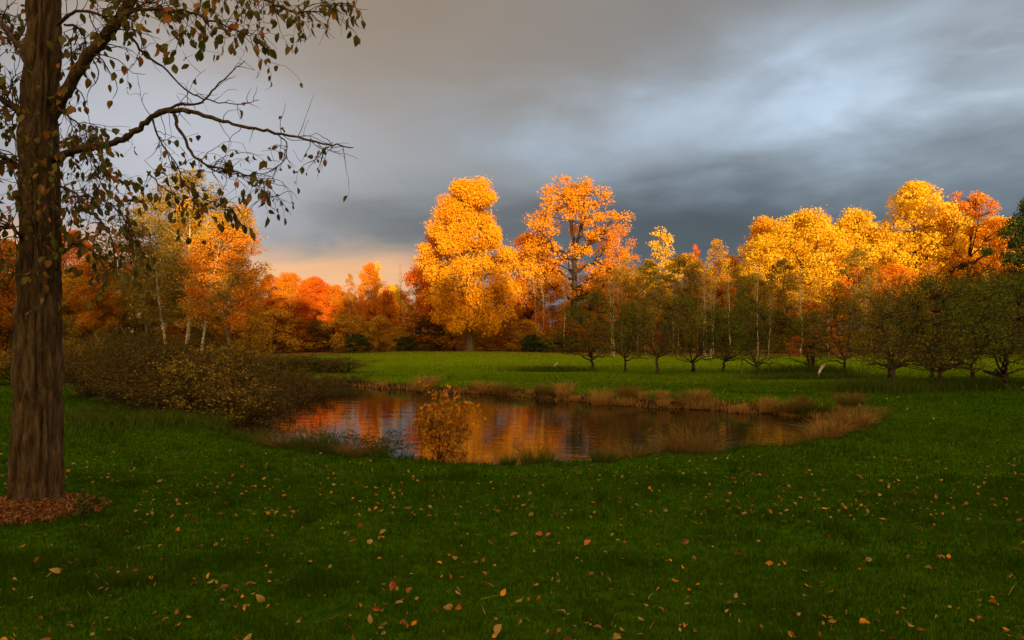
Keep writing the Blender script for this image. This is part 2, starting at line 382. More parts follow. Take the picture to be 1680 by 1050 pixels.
wm, nt, out = new_mat('pond_water')
p = nt.nodes.new('ShaderNodeBsdfPrincipled'); p.inputs['Base Color'].default_value = (.012, .008, .004, 1); p.inputs['Roughness'].default_value = .03; p.inputs['IOR'].default_value = 1.33; p.inputs['Specular IOR Level'].default_value = .24
tcn = nt.nodes.new('ShaderNodeTexCoord'); mp = nt.nodes.new('ShaderNodeMapping'); mp.inputs['Scale'].default_value = (.9, 2.2, 1)
no = nt.nodes.new('ShaderNodeTexNoise'); no.inputs['Scale'].default_value = 1.4; no.inputs['Detail'].default_value = 3
b = nt.nodes.new('ShaderNodeBump'); b.inputs['Strength'].default_value = .10; b.inputs['Distance'].default_value = .05
nt.links.new(tcn.outputs['Object'], mp.inputs[0]); nt.links.new(mp.outputs[0], no.inputs['Vector']); nt.links.new(no.outputs[0], b.inputs['Height'])
nt.links.new(b.outputs[0], p.inputs['Normal']); nt.links.new(p.outputs[0], out.inputs[0])
x0, y0 = SH.min(0) - .3; x1, y1 = SH.max(0) + .3
wx = np.linspace(x0, x1, 40); wy = np.linspace(y0, y1, 40); WX, WY = np.meshgrid(wx, wy)
wi = np.arange(1600).reshape(40, 40)
water = ob('pond_water', quads('pond_water', np.stack([WX, WY, np.full_like(WX, WATER_Z)], -1), np.stack([wi[:-1, :-1], wi[:-1, 1:], wi[1:, 1:], wi[1:, :-1]], -1)), wm)
water['kind'] = 'structure'

# ------------------------------------------------------------------ tree builder
def bez(a, b, c_, n):
    t = np.linspace(0, 1, n)[:, None]; return (1 - t) ** 2 * a + 2 * t * (1 - t) * b + t * t * c_
def gen_tree(seed, H, base, rad, prof, n_cl, n_lf, leaf, cl_r, tr, prim=9, lean=(0, 0), bend=.3, inner=.45, lump=.35, twigs=3, sides=8, rise=.55, topf=.93, low=0):
    """returns (trunk mesh, crown mesh). prof maps 0..1 up the crown to 0..1 of rad"""
    rng = np.random.default_rng(seed); tk = Acc(); lf = Acc()
    nz = 12; tz = np.linspace(0, 1, nz)
    wob = np.cumsum(rng.normal(size=(nz, 2)) * bend / nz, 0); wob -= wob[0]
    tp = np.stack([wob[:, 0] + lean[0] * tz, wob[:, 1] + lean[1] * tz, tz * H * topf - .08], -1)
    trad = tr * (1 - tz * (.9 if topf > .8 else .5)) ** .8 + tr * .45 * np.exp(-tz * H / (tr * 3))
    tk.tube(tp, trad, sides)
    on = lambda z: np.array([np.interp(z, tp[:, 2], tp[:, i]) for i in range(3)])
    ph = rng.uniform(0, 6.28, 4)
    cs = []
    for i in range(n_cl):
        t = (i + rng.uniform(0, 1)) / n_cl; th = rng.uniform(0, 6.28)
        lu = 1 + lump * (.5 * math.sin(2 * th + ph[0] + 5 * t) + .5 * math.sin(3 * th + ph[1] - 7 * t) + .4 * math.sin(11 * t + ph[2]))
        rr = rad * prof(t) * lu * rng.uniform(inner, 1) ** .6
        z = base + (H - base) * t - cl_r * .3
        c0 = on(min(z, tp[-1, 2])); cs.append([c0[0] + rr * math.cos(th), c0[1] + rr * math.sin(th), z])
    cs = np.array(cs)
    order = rng.permutation(n_cl); prims = []
    for k in order[:prim]:
        c_ = cs[k]; rr = math.hypot(c_[0] - on(c_[2])[0], c_[1] - on(c_[2])[1])
        za = max(base * .8, min(c_[2] - rr * rise - .2, H * min(.85, topf * .97), tp[-1, 2] - .02)); a = on(za); r0 = max(.018, np.interp(za, tp[:, 2], trad) * (.5 if topf > .8 else .62))
        mid = (a + c_) / 2 + (np.array([0, 0, -.1 * rr]) if topf > .8 else np.array([(c_[0] - a[0]) * .2, (c_[1] - a[1]) * .2, -.1 * (c_[2] - a[2])])) + rng.normal(size=3) * .12 * rr
        P = bez(a, mid, c_, 8); P[1:-1] += rng.normal(size=(6, 3)) * .04 * rr
        tk.tube(P, np.linspace(r0, r0 * .22, 8), 5); prims.append((P, r0))
    for k in order[prim:]:
        c_ = cs[k]; bd, bp, br = 1e9, None, 0
        for P, r0 in prims:
            d = np.linalg.norm(P[2:7] - c_, axis=1) + np.maximum(0, P[2:7, 2] - c_[2]) * .7
            j = d.argmin()
            if d[j] < bd: bd, bp, br = d[j], P[2 + j], r0
        za = min(max(base * .8, c_[2] - .6 * math.hypot(*(c_[:2] - on(c_[2])[:2]))), H * .9, tp[-1, 2] - .02); a = on(za); dt = np.linalg.norm(a - c_) * .9
        if dt < bd: bp, bd, br = a, dt, tr * .4
        mid = (bp + c_) / 2 + rng.normal(size=3) * .12 * bd
        tk.tube(bez(bp, mid, c_, 5), np.linspace(br * .38 + .006, .008, 5), 4)
    for _ in range(low):
        th = rng.uniform(0, 6.28); a = on(tp[-1, 2] * rng.uniform(.75, .98)); ln = rad * rng.uniform(.75, 1.0)
        e = a + np.array([math.cos(th) * ln, math.sin(th) * ln, rng.uniform(.0, .45)]); P = bez(a, (a + e) / 2 + np.array([0, 0, .28]), e, 8); P[1:] += rng.normal(size=(7, 3)) * .045
        tk.tube(P, np.linspace(tr * .5, .012, 8), 5)
        for _ in range(5):
            j = rng.integers(3, 8); f_ = P[j] + np.array([math.cos(th), math.sin(th), -.1]) * .3 + rng.normal(size=3) * .22; tk.tube(np.array([P[j], (P[j] + f_) / 2 + [0, 0, .05], f_]), [.012, .008, .003], 3)
    for c_ in cs:
        for _ in range(twigs):
            d = rng.normal(size=3); d[2] = abs(d[2]) * .6; d /= np.linalg.norm(d)
            tk.tube(np.array([c_, c_ + d * cl_r * .6 + [0, 0, -.05], c_ + d * cl_r * 1.15]), [.010, .007, .003], 3)
        nl = max(4, int(n_lf * rng.uniform(.6, 1.4)))
        D = rng.normal(size=(nl, 3)); D /= np.linalg.norm(D, axis=1, keepdims=True)
        r_ = cl_r * rng.uniform(.7, 1.25) * rng.uniform(.15, 1, nl) ** .5 * (1 + .26 * np.abs(rng.normal(size=nl)) * (rng.uniform(0, 1, nl) < .3))
        Q = c_ + D * r_[:, None] * np.array([1.1, 1.1, .72])
        lf.add(*leaf_quads(Q, leaf, rng, .3, D * .7))
    return tk.mesh('trunk', True), lf.mesh('crown')

def gen_brush(seed, n, H, spread, leaves, leaf, stem=.012, arch=.5):
    """a thicket of stems from the ground with side twigs and sparse leaves"""
    rng = np.random.default_rng(seed); tk = Acc(); pts = []
    for i in range(n):
        th = rng.uniform(0, 6.28); r0 = rng.uniform(0, .35) * spread; r1 = r0 + rng.uniform(.2, .8) * spread; h = H * rng.uniform(.55, 1.05)
        a = np.array([r0 * math.cos(th), r0 * math.sin(th), -.05]); c_ = np.array([r1 * math.cos(th + rng.normal() * .3), r1 * math.sin(th + rng.normal() * .3), h * (1 - arch * rng.uniform(0, .5))])
        b_ = (a + c_) / 2 + np.array([0, 0, h * .35]); P = bez(a, b_, c_, 7); P[1:] += rng.normal(size=(6, 3)) * .03 * H
        tk.tube(P, np.linspace(stem * rng.uniform(.6, 1.2), .003, 7), 4)
        for _ in range(6):
            j = rng.integers(2, 7); d = rng.normal(size=3) * .5 + np.array([math.cos(th), math.sin(th), .5]) * .5; ln = H * rng.uniform(.12, .32)
            q = P[j] + d * ln; tk.tube(np.array([P[j], (P[j] + q) / 2 + rng.normal(size=3) * .03 * H, q]), [.005, .004, .002], 3)
            for t in rng.uniform(.2, 1, max(1, leaves // 6)): pts.append(P[j] * (1 - t) + q * t + rng.normal(size=3) * .035 * H)
    lf = Acc(); lf.add(*leaf_quads(np.array(pts), leaf, rng, .2))
    return tk.mesh('stems', True), lf.mesh('foliage')

def blades(base, hgt, wid, rng, tilt=.35, azim=None, curl=.6):
    """tapering bent blades: base (n,3)"""
    n = len(base); th = rng.uniform(0, 6.283, n) if azim is None else azim
    ln = tilt * np.abs(rng.normal(size=n)); d = np.stack([np.cos(th), np.sin(th), 0 * th], -1)
    s = np.stack([-np.sin(th), np.cos(th), 0 * th], -1)
    tw = rng.uniform(0, 6.283, n); s = np.stack([np.cos(tw), np.sin(tw), 0 * tw], -1)
    hgt = np.broadcast_to(hgt, (n,))[:, None]; wid = np.broadcast_to(wid, (n,))[:, None]; ln = ln[:, None]
    up = np.array([0, 0, 1.0])
    m = base + up * hgt * .55 + d * hgt * ln * .35
    t = base + up * hgt * (1 - .25 * np.minimum(ln, 2) * curl) + d * hgt * ln * (.8 + curl * .5)
    V = np.stack([base - s * wid * .5, base + s * wid * .5, m + s * wid * .42, m - s * wid * .42, t + s * wid * .06, t - s * wid * .06], 1)
    k = np.arange(n)[:, None] * 6
    Fc = np.stack([k + np.array([0, 1, 2, 3]), k + np.array([3, 2, 4, 5])], 1)
    return V.reshape(-1, 3), Fc.reshape(-1, 4)

# crown profiles
ovalp = lambda t: (max(0, math.sin(math.pi * min(1, t * .86 + .12)))) ** .7
tallp = lambda t: (max(0, math.sin(math.pi * (t * .8 + .14)))) ** .8
spirep = lambda t: .35 + .65 * (1 - t) ** .8 if t > .12 else .6
domep = lambda t: math.sqrt(max(0, 1 - (t * .98) ** 2.2)) if t > .15 else .75 + t
maplep = lambda t: [.72, .95, 1.0, .98, .93, .86, .82, .74, .60, .52, .26][min(10, int(t * 11))]

T = {}
T['maple'] = gen_tree(1, 12.8, 2.0, 3.7, maplep, 170, 480, .145, .82, .27, prim=24, inner=.25, lump=.34, twigs=6)
T['oak'] = gen_tree(2, 14.0, 4.6, 4.2, lambda t: [.6, .9, 1, .95, .8, .85, .95, .8, .6, .4][min(9, int(t * 10))], 190, 105, .15, .60, .30, prim=20, inner=.35, lump=.3, topf=.58, bend=1.2)
for i in range(4):
    T['broad%d' % i] = gen_tree(10 + i, 13.0, 4.0, 3.6, ovalp, 140, 190, .165, .78, .20, prim=14, lump=.36, inner=.15, topf=.55, bend=.9)
for i in range(4):
    T['slim%d' % i] = gen_tree(30 + i, 12.0, 3.2, 1.5, tallp, 70, 66, .15, .48, .10, prim=14, bend=.9, lump=.5, lean=((-.5, 0), (.4, 0), (.9, 0), (-1.1, 0))[i], twigs=4)
for i in range(3):
    T['birch%d' % i] = gen_tree(50 + i, 10.0, 2.9, 1.9, tallp, 100, 110, .11, .52, .10, prim=16, bend=.6, lump=.5, lean=((.5, 0), (1.6, 0), (-1.3, 0))[i], twigs=4)
for i in range(2):
    T['scrub%d' % i] = gen_tree(60 + i, 5.0, .5, 1.8, domep, 70, 80, .15, .55, .06, prim=12, bend=.8, lump=.5)
for i in range(5):
    T['apple%d' % i] = gen_tree(70 + i, 4.2, 1.1, 2.2, domep, 110, 50, .066, .40, .10, prim=9, bend=.5, lump=.5, inner=.25, rise=.15, twigs=3, sides=10, topf=(.17, .22, .26, .15, .20)[i], low=(2, 1, 2, 2, 3)[i])
for i in range(3):
    T['thick%d' % i] = gen_tree(110 + i, 9.0, .9, 2.4, ovalp, 95, 90, .19, .72, .13, prim=14, lump=.4, inner=.35, twigs=2)
for i in range(2):
    T['bare%d' % i] = gen_tree(80 + i, 11.0, 4.5, .95, tallp, 34, 16, .13, .42, .09, prim=10, bend=1.1, lump=.5, twigs=1, lean=((.2, 0), (-.7, 0))[i])
TH = dict(maple=12.8, oak=14.0, broad=13.0, slim=12.0, birch=10.0, scrub=5.0, apple=4.2, bare=11.0, thick=9.0)

AUTO = []
MARKS = [(-60, 'the left edge'), (65, 'the big near trunk'), (160, 'the nearest russet tree'), (250, 'the birch leaning left'), (303, 'the tallest white birch'), (352, 'the birch leaning right'), (405, 'the last aspen'),
         (490, 'the low fiery row'), (571, 'the lone thin birch'), (650, 'the bare pole-like tree'), (763, 'the big golden maple'), (865, 'the leaning white trunks'), (942, 'the loose-topped orange tree'), (1083, 'the yellow-tipped aspen'),
         (1217, 'the white-based tree'), (1330, 'the broad yellow tree'), (1410, 'the second yellow tree'), (1490, 'the tallest yellow tree'), (1583, 'the sparse russet tree'), (1680, 'the right edge')]
ORD = ['leftmost', 'second from the left', 'third from the left', 'fourth from the left', 'fifth from the left', 'sixth from the left', 'seventh from the left', 'eighth from the left', 'ninth from the left', 'tenth from the left', 'eleventh from the left', 'twelfth from the left', 'thirteenth from the left', 'fourteenth from the left']
def auto(o, base):
    AUTO.append((o, base)); return o
def place_words():
    sets = {}
    for o, base in AUTO:
        px = 840 + 1250 * o.location.x / o.location.y; mk = min(MARKS, key=lambda t: abs(t[0] - px))[1]; sets.setdefault((base, mk), []).append((px, o))
    for (base, mk), L in sets.items():
        L.sort(key=lambda t: t[0])
        for i, (px, o) in enumerate(L):
            if len(L) == 1: o['label'] = base + ' toward ' + mk
            elif i == len(L) - 1: o['label'] = base + ', rightmost in line with ' + mk
            else: o['label'] = base + ', ' + ORD[min(i, 13)] + ' toward ' + mk
def tree(kind, name, px, d, top, leafm, barkm, label, cat='tree', group=None, wide=1.0, rz=None, rng=random.Random(3)):
    x, y, _ = at(px, d); z = gz1(x, y)
    h = height_of(top, d) - z; s = h / TH[kind.rstrip('0123456789')]
    t = thing(name, label, cat, (x, y, z), rng.uniform(0, 6.28) if rz is None else rz, group, (s * wide, s * wide, s))
    t.rotation_euler.x = rng.uniform(-.02, .02); ob('trunk', T[kind][0], M[barkm], t); ob('crown', T[kind][1], M[leafm], t)
    return t

# ------------------------------------------------------------------ the wood beyond the field: trees one can tell apart
tree('maple', 'maple_tree', 770, 53, 296, 'gold', 'greybark', 'big golden maple with a full rounded crown standing alone in front of the wood', rz=.4, wide=.9)
tree('broad2', 'red_maple_tree', 722, 58, 372, 'red', 'darkbark', 'red-orange maple showing at the left shoulder of the big golden maple', wide=.8)
tree('broad0', 'orange_tree', 706, 60, 418, 'orange', 'darkbark', 'dull orange tree low beside the left edge of the big golden maple', wide=.9)
tree('oak', 'oak_tree', 942, 60, 292, 'amber', 'darkbark', 'tall orange tree with a loose see-through top right of the golden maple', rz=2.0)
tree('broad1', 'orange_tree', 868, 64, 385, 'orange', 'darkbark', 'orange tree filling the gap between golden maple and tall loose-topped tree')
tree('slim1', 'yellow_aspen', 1083, 62, 374, 'yellow', 'greybark', 'slender aspen with a bright yellow tip standing above the olive trees', wide=1.1)
tree('broad3', 'yellow_tree', 1490, 75, 298, 'yellow', 'darkbark', 'tallest bright yellow tree on the right with a broad domed top')
tree('broad0', 'yellow_tree', 1330, 72, 345, 'yellow', 'darkbark', 'broad yellow tree on the left shoulder of the bright right-hand wood', wide=1.15)
tree('broad1', 'yellow_tree', 1410, 78, 345, 'yellow', 'darkbark', 'yellow tree just left of the tallest domed yellow tree')
tree('broad2', 'gold_tree', 1262, 74, 384, 'yellow', 'darkbark', 'golden tree at the left end of the bright right-hand wood')
tree('oak', 'russet_tree', 1583, 74, 316, 'orange', 'darkbark', 'russet orange tree with a sparse top right of the tallest yellow tree', wide=.8, rz=1.0)
tree('broad2', 'orange_tree', 1640, 78, 360, 'gold', 'darkbark', 'golden orange tree next to the dark green tree at the right edge')
tree('broad1', 'dark_green_tree', 1690, 66, 322, 'deep', 'darkbark', 'dark green tree cut by the right edge of the view')
tree('slim0', 'slim_tree', 1168, 70, 392, 'ochre', 'greybark', 'thin sparse tree left of the bright right-hand wood')
tree('slim2', 'slim_tree', 1133, 72, 402, 'red', 'greybark', 'thin reddish tree against the dark cloud above the orchard', wide=.6)
tree('broad0', 'orange_tree', 1190, 84, 422, 'orange', 'darkbark', 'low orange tree between the aspen and the bright right-hand wood')
tree('slim3', 'slim_tree', 1040, 62, 405, 'ochre', 'greybark', 'thin ochre tree just left of the yellow-tipped aspen')
tree('slim1', 'slim_tree', 1005, 58, 372, 'orange', 'whitebark', 'slim orange tree with a pale trunk at the right side of the tall loose-topped tree')
tree('slim0', 'birch_tree', 571, 58, 448, 'rust', 'whitebark', 'thin white-trunked birch standing at the left end of the field', wide=.6)
tree('broad3', 'orange_tree', 603, 60, 432, 'orange', 'darkbark', 'orange tree with a dark trunk right of the lone white birch', wide=.62)
tree('slim2', 'yellow_tree', 614, 68, 428, 'yellow', 'darkbark', 'narrow yellow treetop behind the orange tree near the lone birch', wide=.6)
tree('broad1', 'yellow_tree', 642, 70, 468, 'yellow', 'darkbark', 'low bright yellow tree left of the thin bare pole-like tree', wide=.7)
tree('bare0', 'bare_tree', 657, 57, 432, 'ochre', 'darkbark', 'nearly bare thin dark tree left of the golden maple', wide=.5)
tree('slim3', 'slim_tree', 682, 64, 440, 'olive', 'darkbark', 'olive slim tree between the bare thin tree and the golden maple')
for px, d, top, k, m_, lab in ((440, 58, 452, 'broad0', 'orange', 'red-orange treetop at the left end of the low fiery row'), (478, 60, 448, 'broad1', 'orange', 'brightest orange tree in the low fiery row on the left'),
                               (515, 59, 455, 'broad2', 'red', 'red-orange tree third along the low fiery row'), (545, 62, 468, 'broad3', 'orange', 'orange tree at the right end of the low fiery row beside the birch'),
                               (500, 68, 458, 'broad3', 'red', 'red tree set back behind the low fiery row')):
    tree(k, 'fiery_tree', px, d, top, m_, 'darkbark', lab, group='low fiery orange trees left of the birch', wide=1.0)
# the birch group on the left
tree('birch0', 'birch_tree', 303, 38, 282, 'olive', 'whitebark', 'tallest white birch in the left group with the straightest trunk', rz=0)
tree('birch1', 'birch_tree', 326, 36.5, 350, 'ochre', 'whitebark', 'white birch leaning right in the left group', rz=0)
tree('birch2', 'birch_tree', 276, 39, 352, 'olive', 'whitebark', 'white birch leaning left in the left group', rz=0)
tree('birch0', 'aspen_tree', 238, 41, 318, 'olive', 'greybark', 'olive aspen at the left side of the birch group', rz=2.1, wide=1.2)
tree('birch1', 'aspen_tree', 372, 42, 330, 'ochre', 'greybark', 'yellowing aspen at the right edge of the birch group', rz=1.2, wide=.9)
tree('birch0', 'orange_tree', 380, 36, 372, 'orange', 'greybark', 'glowing orange tree beside the birch leaning right', wide=1.35, rz=3.0)
tree('broad1', 'orange_tree', 300, 47, 330, 'gold', 'darkbark', 'golden tree top rising behind the tallest birch', wide=.7)
tree('birch2', 'aspen_tree', 402, 45, 366, 'ochre', 'greybark', 'slim yellow-green aspen at the right end of the birch group', rz=.5, wide=.8)
tree('broad0', 'russet_tree', 160, 45, 420, 'rust', 'darkbark', 'russet tree right of the big near trunk', wide=.9)
tree('broad3', 'orange_tree', 118, 50, 380, 'orange', 'darkbark', 'orange tree seen just past the right side of the big near trunk', wide=.8)
tree('broad2', 'russet_tree', 15, 44, 395, 'rust', 'darkbark', 'russet tree left of the big near trunk', wide=1.0)
tree('broad1', 'russet_tree', -60, 42, 380, 'rust', 'darkbark', 'russet tree cut by the left edge of the view', wide=1.0)
# willows behind the orchard
for px, d, top, k, m_, lab in ((1020, 52, 440, 'slim2', 'olive', 'olive slender tree behind the leftmost orchard trees'), (1060, 50, 425, 'slim0', 'olive', 'olive slender tree directly under the yellow-tipped aspen'),
                               (1100, 53, 418, 'slim3', 'olive', 'olive slender tree right of the yellow-tipped aspen'), (1145, 54, 432, 'slim1', 'olive', 'olive slender tree left of the low orange tree'),
                               (980, 54, 450, 'slim1', 'rust', 'brown slender tree below the tall loose-topped tree'), (1225, 56, 440, 'slim2', 'olive', 'olive slender tree at the foot of the bright right-hand wood'),
                               (1290, 58, 425, 'slim0', 'olive', 'dull olive tree in front of the broad yellow tree'), (1395, 58, 405, 'slim3', 'olive', 'dull olive tree in front of the yellow wood, its top against the yellow leaves'),
                               (1440, 60, 445, 'slim1', 'rust', 'brown slender tree before the tallest yellow tree'), (1530, 60, 430, 'slim2', 'rust', 'brown slender tree below the sparse russet tree')):
    tree(k, 'slender_tree', px, d, top, m_, 'greybark', lab, group='slender shaded trees behind the orchard', wide=1.35)
# leaning pale trunks right of the maple and within the wood
rr = random.Random(8)
for px, d, top, k, lab in ((880, 56, 440, 'bare1', 'white leaning trunk right of the golden maple, leftmost of its cluster'), (893, 58, 440, 'bare1', 'thin white leaning trunk in the middle of the cluster right of the golden maple'),
                           (900, 60, 445, 'bare0', 'upright pale trunk at the right of the cluster beside the golden maple'), (926, 57, 440, 'bare0', 'pale trunk under the left branches of the tall loose-topped tree')):
    tree(k, 'birch_tree', px, d, top, 'ochre', 'whitebark', lab, group='pale leaning trunks beside the maple', wide=.8, rz=0)
for i in range(22):
    px = rr.uniform(995, 1700); d = rr.uniform(46, 53)
    auto(tree('bare%d' % (i % 2), 'birch_tree', px, d, rr.uniform(425, 480), rr.choice(['olive', 'ochre', 'rust']), rr.choice(['whitebark', 'greybark', 'whitebark']),
         'thin pale-trunked tree in the shaded wood behind the orchard', group='thin pale trunks behind the orchard', wide=rr.uniform(.6, 1)), 'thin pale-trunked tree')
# the body of the wood, trees alike
def row(n, a, b, d0, d1, t0, t1, kinds, mats, name, label, group, wide=(.9, 1.3), bark=('darkbark',), seed=1):
    q = random.Random(seed)
    for i in range(n):
        px = a + (b - a) * (i + q.uniform(.1, .9)) / n
        if name == 'green_bush' and 705 < px < 825: px += 140
        auto(tree(q.choice(kinds), name, px, q.uniform(d0, d1), q.uniform(t0, t1), q.choice(mats), q.choice(bark), label, 'tree' if 'bush' not in name else 'bush', group, q.uniform(*wide), rng=q), label)
BR = ['broad0', 'broad1', 'broad2', 'broad3']; SC = ['scrub0', 'scrub1']
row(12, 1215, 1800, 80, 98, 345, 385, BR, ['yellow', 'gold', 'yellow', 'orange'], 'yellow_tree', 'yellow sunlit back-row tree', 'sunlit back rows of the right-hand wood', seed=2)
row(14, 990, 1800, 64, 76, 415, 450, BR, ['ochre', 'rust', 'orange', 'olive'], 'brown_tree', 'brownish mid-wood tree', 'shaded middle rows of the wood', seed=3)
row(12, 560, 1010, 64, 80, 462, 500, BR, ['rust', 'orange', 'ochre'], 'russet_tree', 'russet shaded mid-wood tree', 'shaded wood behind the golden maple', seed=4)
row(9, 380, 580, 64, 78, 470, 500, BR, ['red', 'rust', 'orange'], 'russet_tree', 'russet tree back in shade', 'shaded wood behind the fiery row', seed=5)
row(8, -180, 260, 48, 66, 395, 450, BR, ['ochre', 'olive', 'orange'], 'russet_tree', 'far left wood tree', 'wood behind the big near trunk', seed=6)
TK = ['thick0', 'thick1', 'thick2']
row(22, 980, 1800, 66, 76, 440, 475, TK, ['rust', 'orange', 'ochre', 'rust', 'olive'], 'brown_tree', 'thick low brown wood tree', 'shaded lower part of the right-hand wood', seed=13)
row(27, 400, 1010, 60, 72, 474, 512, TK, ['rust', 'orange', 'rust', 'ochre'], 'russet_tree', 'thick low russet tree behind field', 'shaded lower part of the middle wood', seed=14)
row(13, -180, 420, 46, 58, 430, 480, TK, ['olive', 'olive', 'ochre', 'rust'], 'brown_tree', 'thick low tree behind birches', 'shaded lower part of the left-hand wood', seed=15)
row(22, 420, 1010, 55.5, 60, 505, 545, SC, ['rust', 'rust', 'brushleaf', 'ochre'], 'brown_bush', 'brown bush at the wood foot', 'bushes at the foot of the wood', (1.0, 1.7), seed=7)
row(22, 980, 1750, 54, 62, 490, 540, SC, ['rust', 'brushleaf', 'brushleaf', 'olive'], 'brown_bush', 'brown bush behind the orchard', 'bushes behind the orchard', (1.0, 1.7), seed=8)
row(16, -120, 430, 40, 46, 500, 545, SC, ['olive', 'rust', 'brushleaf', 'ochre'], 'undergrowth_bush', 'olive-brown undergrowth bush', 'undergrowth below the birch group', (1.0, 1.6), seed=9)
row(9, 190, 430, 26, 33, 566, 580, SC, ['olive', 'brushleaf', 'olive'], 'olive_bush', 'olive bush before the birches', 'olive bushes in front of the birch group', (1.3, 1.9), seed=19)
row(9, 560, 960, 52.5, 54, 548, 562, SC, ['deep', 'deep', 'brushleaf'], 'green_bush', 'low green field-edge bush', 'low green bushes at the field edge', (1.5, 2.4), seed=10)
tree('scrub1', 'red_bush', 1308, 50, 552, 'redbush', 'darkbark', 'small red-leaved bush behind the orchard trees', 'bush', wide=1.5)

# the wood behind the viewer that throws the evening shade over the lawn
def far_wood():
    rng = np.random.default_rng(77); lf = Acc(); tk = Acc()
    xs = np.linspace(-130, 130, 105)
    hx = .6 + np.interp(xs, [-130, -20, -4, 3, 6, 11, 16.9, 20, 23.8, 28, 33, 41, 50, 57, 64, 70, 130], [17, 17, 17, 15, 12.8, 12.6, 14.8, 14.2, 14.1, 14.2, 15.4, 16.6, 16.2, 14.2, 15.6, 17.4, 18.4])
    for x, h in zip(xs, hx):
        for yy in (-46, -50, -55):
            hh = h - 1.0 + rng.uniform(-1.6, 1.0); xx = x + rng.normal() * .8
            P = np.array([[xx, yy, -.3], [xx + rng.normal() * .3, yy, hh * .5], [xx + rng.normal() * .5, yy, hh * .92]]); tk.tube(P, [.28, .2, .06], 6)
            n = 330; t = rng.uniform(0, 1, n) ** .85
            z = .5 + (hh - .2) * t; r_ = 2.3 * np.sqrt(np.clip(1 - ((t - .3) / .72) ** 2, .05, 1)) * rng.uniform(.2, 1, n) ** .5; a = rng.uniform(0, 6.28, n)
            lf.add(*leaf_quads(np.stack([xx + r_ * np.cos(a), yy + r_ * np.sin(a), z], -1), .95, rng, .2))
    o = ob('far_wood', lf.mesh('far_wood'), M['wood']); o['kind'] = 'stuff'
    t = ob('wood_trunks', tk.mesh('wood_trunks', True), M['darkbark'], o); t['kind'] = 'stuff'
far_wood()

# ------------------------------------------------------------------ the orchard
def apple(px, base_py, top, k, label, wide=1.0, m_='green', bark='darkbark', name='apple_tree'):
    d = EYE * 1250 / (base_py - 545); top = top + 20 + (px * 7919 % 23)
    return tree('apple%d' % k, name, px, d, top, 'yellowgreen' if px % 3 == 0 else m_, bark, label, group='fruit trees of the orchard', wide=wide * (.84 + (px * 31 % 17) * .01))
apple(977, 607, 448, 0, 'fruit tree with a low forked trunk at the left end of the orchard', 1.0)
apple(1025, 611, 452, 1, 'fruit tree with a single thin trunk second from the left of the orchard', .9)
apple(1080, 614, 448, 2, 'fruit tree with a dark bare trunk third from the left of the orchard', .95)
apple(1135, 611, 455, 3, 'fruit tree with leafy shoots round its trunk left of middle in the orchard', 1.1)
apple(1186, 610, 462, 4, 'fruit tree with a Y-shaped trunk next to the white-based young tree', 1.0)
apple(1244, 615, 462, 0, 'fruit tree with a straight dark trunk right of the white-based young tree', 1.0)
apple(1386, 616, 452, 1, 'fruit tree behind the white stake in the orchard', 1.15)
apple(1467, 641, 440, 2, 'near fruit tree with low spreading limbs right of the white stake', 1.12)
apple(1455, 622, 448, 3, 'fruit tree half hidden behind the near tree with low limbs', 1.0)
apple(1541, 640, 428, 4, 'near fruit tree with a pale trunk and crooked right limb', 1.1)
apple(1528, 628, 436, 0, 'dark-trunked fruit tree just behind the near pale-trunked one', 1.05)
apple(1598, 628, 424, 1, 'fruit tree with one long limb bending right near the right edge', 1.15)
apple(1655, 640, 415, 3, 'fruit tree with a slanting pale trunk close to the right edge', 1.15)
apple(1647, 622, 425, 2, 'dark fruit tree just behind the one with a slanting trunk', 1.0)
apple(1720, 632, 420, 4, 'fruit tree cut by the right edge of the view', 1.1)
apple(1330, 612, 470, 3, 'fruit tree with a thin trunk behind the grass mound', .9)
apple(1570, 604, 450, 0, 'fruit tree in the back row right of the crooked limb', 1.2)
yt = tree('slim1', 'young_tree', 1217, EYE * 1250 / (614 - 545), 470, 'green', 'greybark', 'thin young tree with a white-wrapped trunk base in the orchard', wide=.8, group=None)
g_ = Acc(); g_.tube([(0, 0, .0), (0, 0, .55), (.01, 0, 1.0)], [.16, .13, .12], 10)
ob('trunk_guard', g_.mesh('trunk_guard', True), plain_mat('white_wrap', [(.5, .46, .40), (.7, .66, .58)], 12), yt)
sm = plain_mat('weathered_white_wood', [(.50, .47, .42), (.72, .69, .63)], 20)
a_ = Acc(); a_.tube([(-.10, 0, -.1), (0, 0, .25), (.10, 0, .46)], [.035, .045, .03], 8); a_.tube([(0.02, 0, .27), (.14, 0.02, .40), (.17, .02, .5)], [.025, .025, .012], 6)
x, y, _ = at(1345, 26.5); st = ob('white_stake', a_.mesh('white_stake', True), sm, loc=(x, y, gz1(x, y))); tag(st, 'short white leaning stake on the grass in front of the orchard', 'stake')
a_ = Acc(); a_.tube([(-.12, 0, .02), (0, 0, .12), (.13, .05, .26)], [.03, .04, .015], 6); a_.tube([(0, 0, .12), (.08, .0, .06), (.2, -.05, .03)], [.03, .025, .01], 6)
x, y, _ = at(910, 32); st = ob('dead_branch', a_.mesh('dead_branch', True), sm, loc=(x, y, gz1(x, y) + .03)); tag(st, 'small bleached branch lying on the grass mound beyond the pond', 'branch')
a_ = Acc()
for q in range(7):
    s_ = random.Random(q); p0 = np.array([0, 0, .9 + .05 * q]); e = np.array([s_.uniform(-1.0, 1.3), s_.uniform(-.3, .3), s_.uniform(.5, 1.1)])
    a_.tube(bez(p0, (p0 + e) / 2 + np.array([0, 0, .25]), e, 6), np.linspace(.035, .008, 6), 5)
a_.tube([(-.05, 0, -.1), (.02, 0, .5), (0, 0, .9), (.10, 0, 1.25)], [.10, .08, .06, .03], 8)
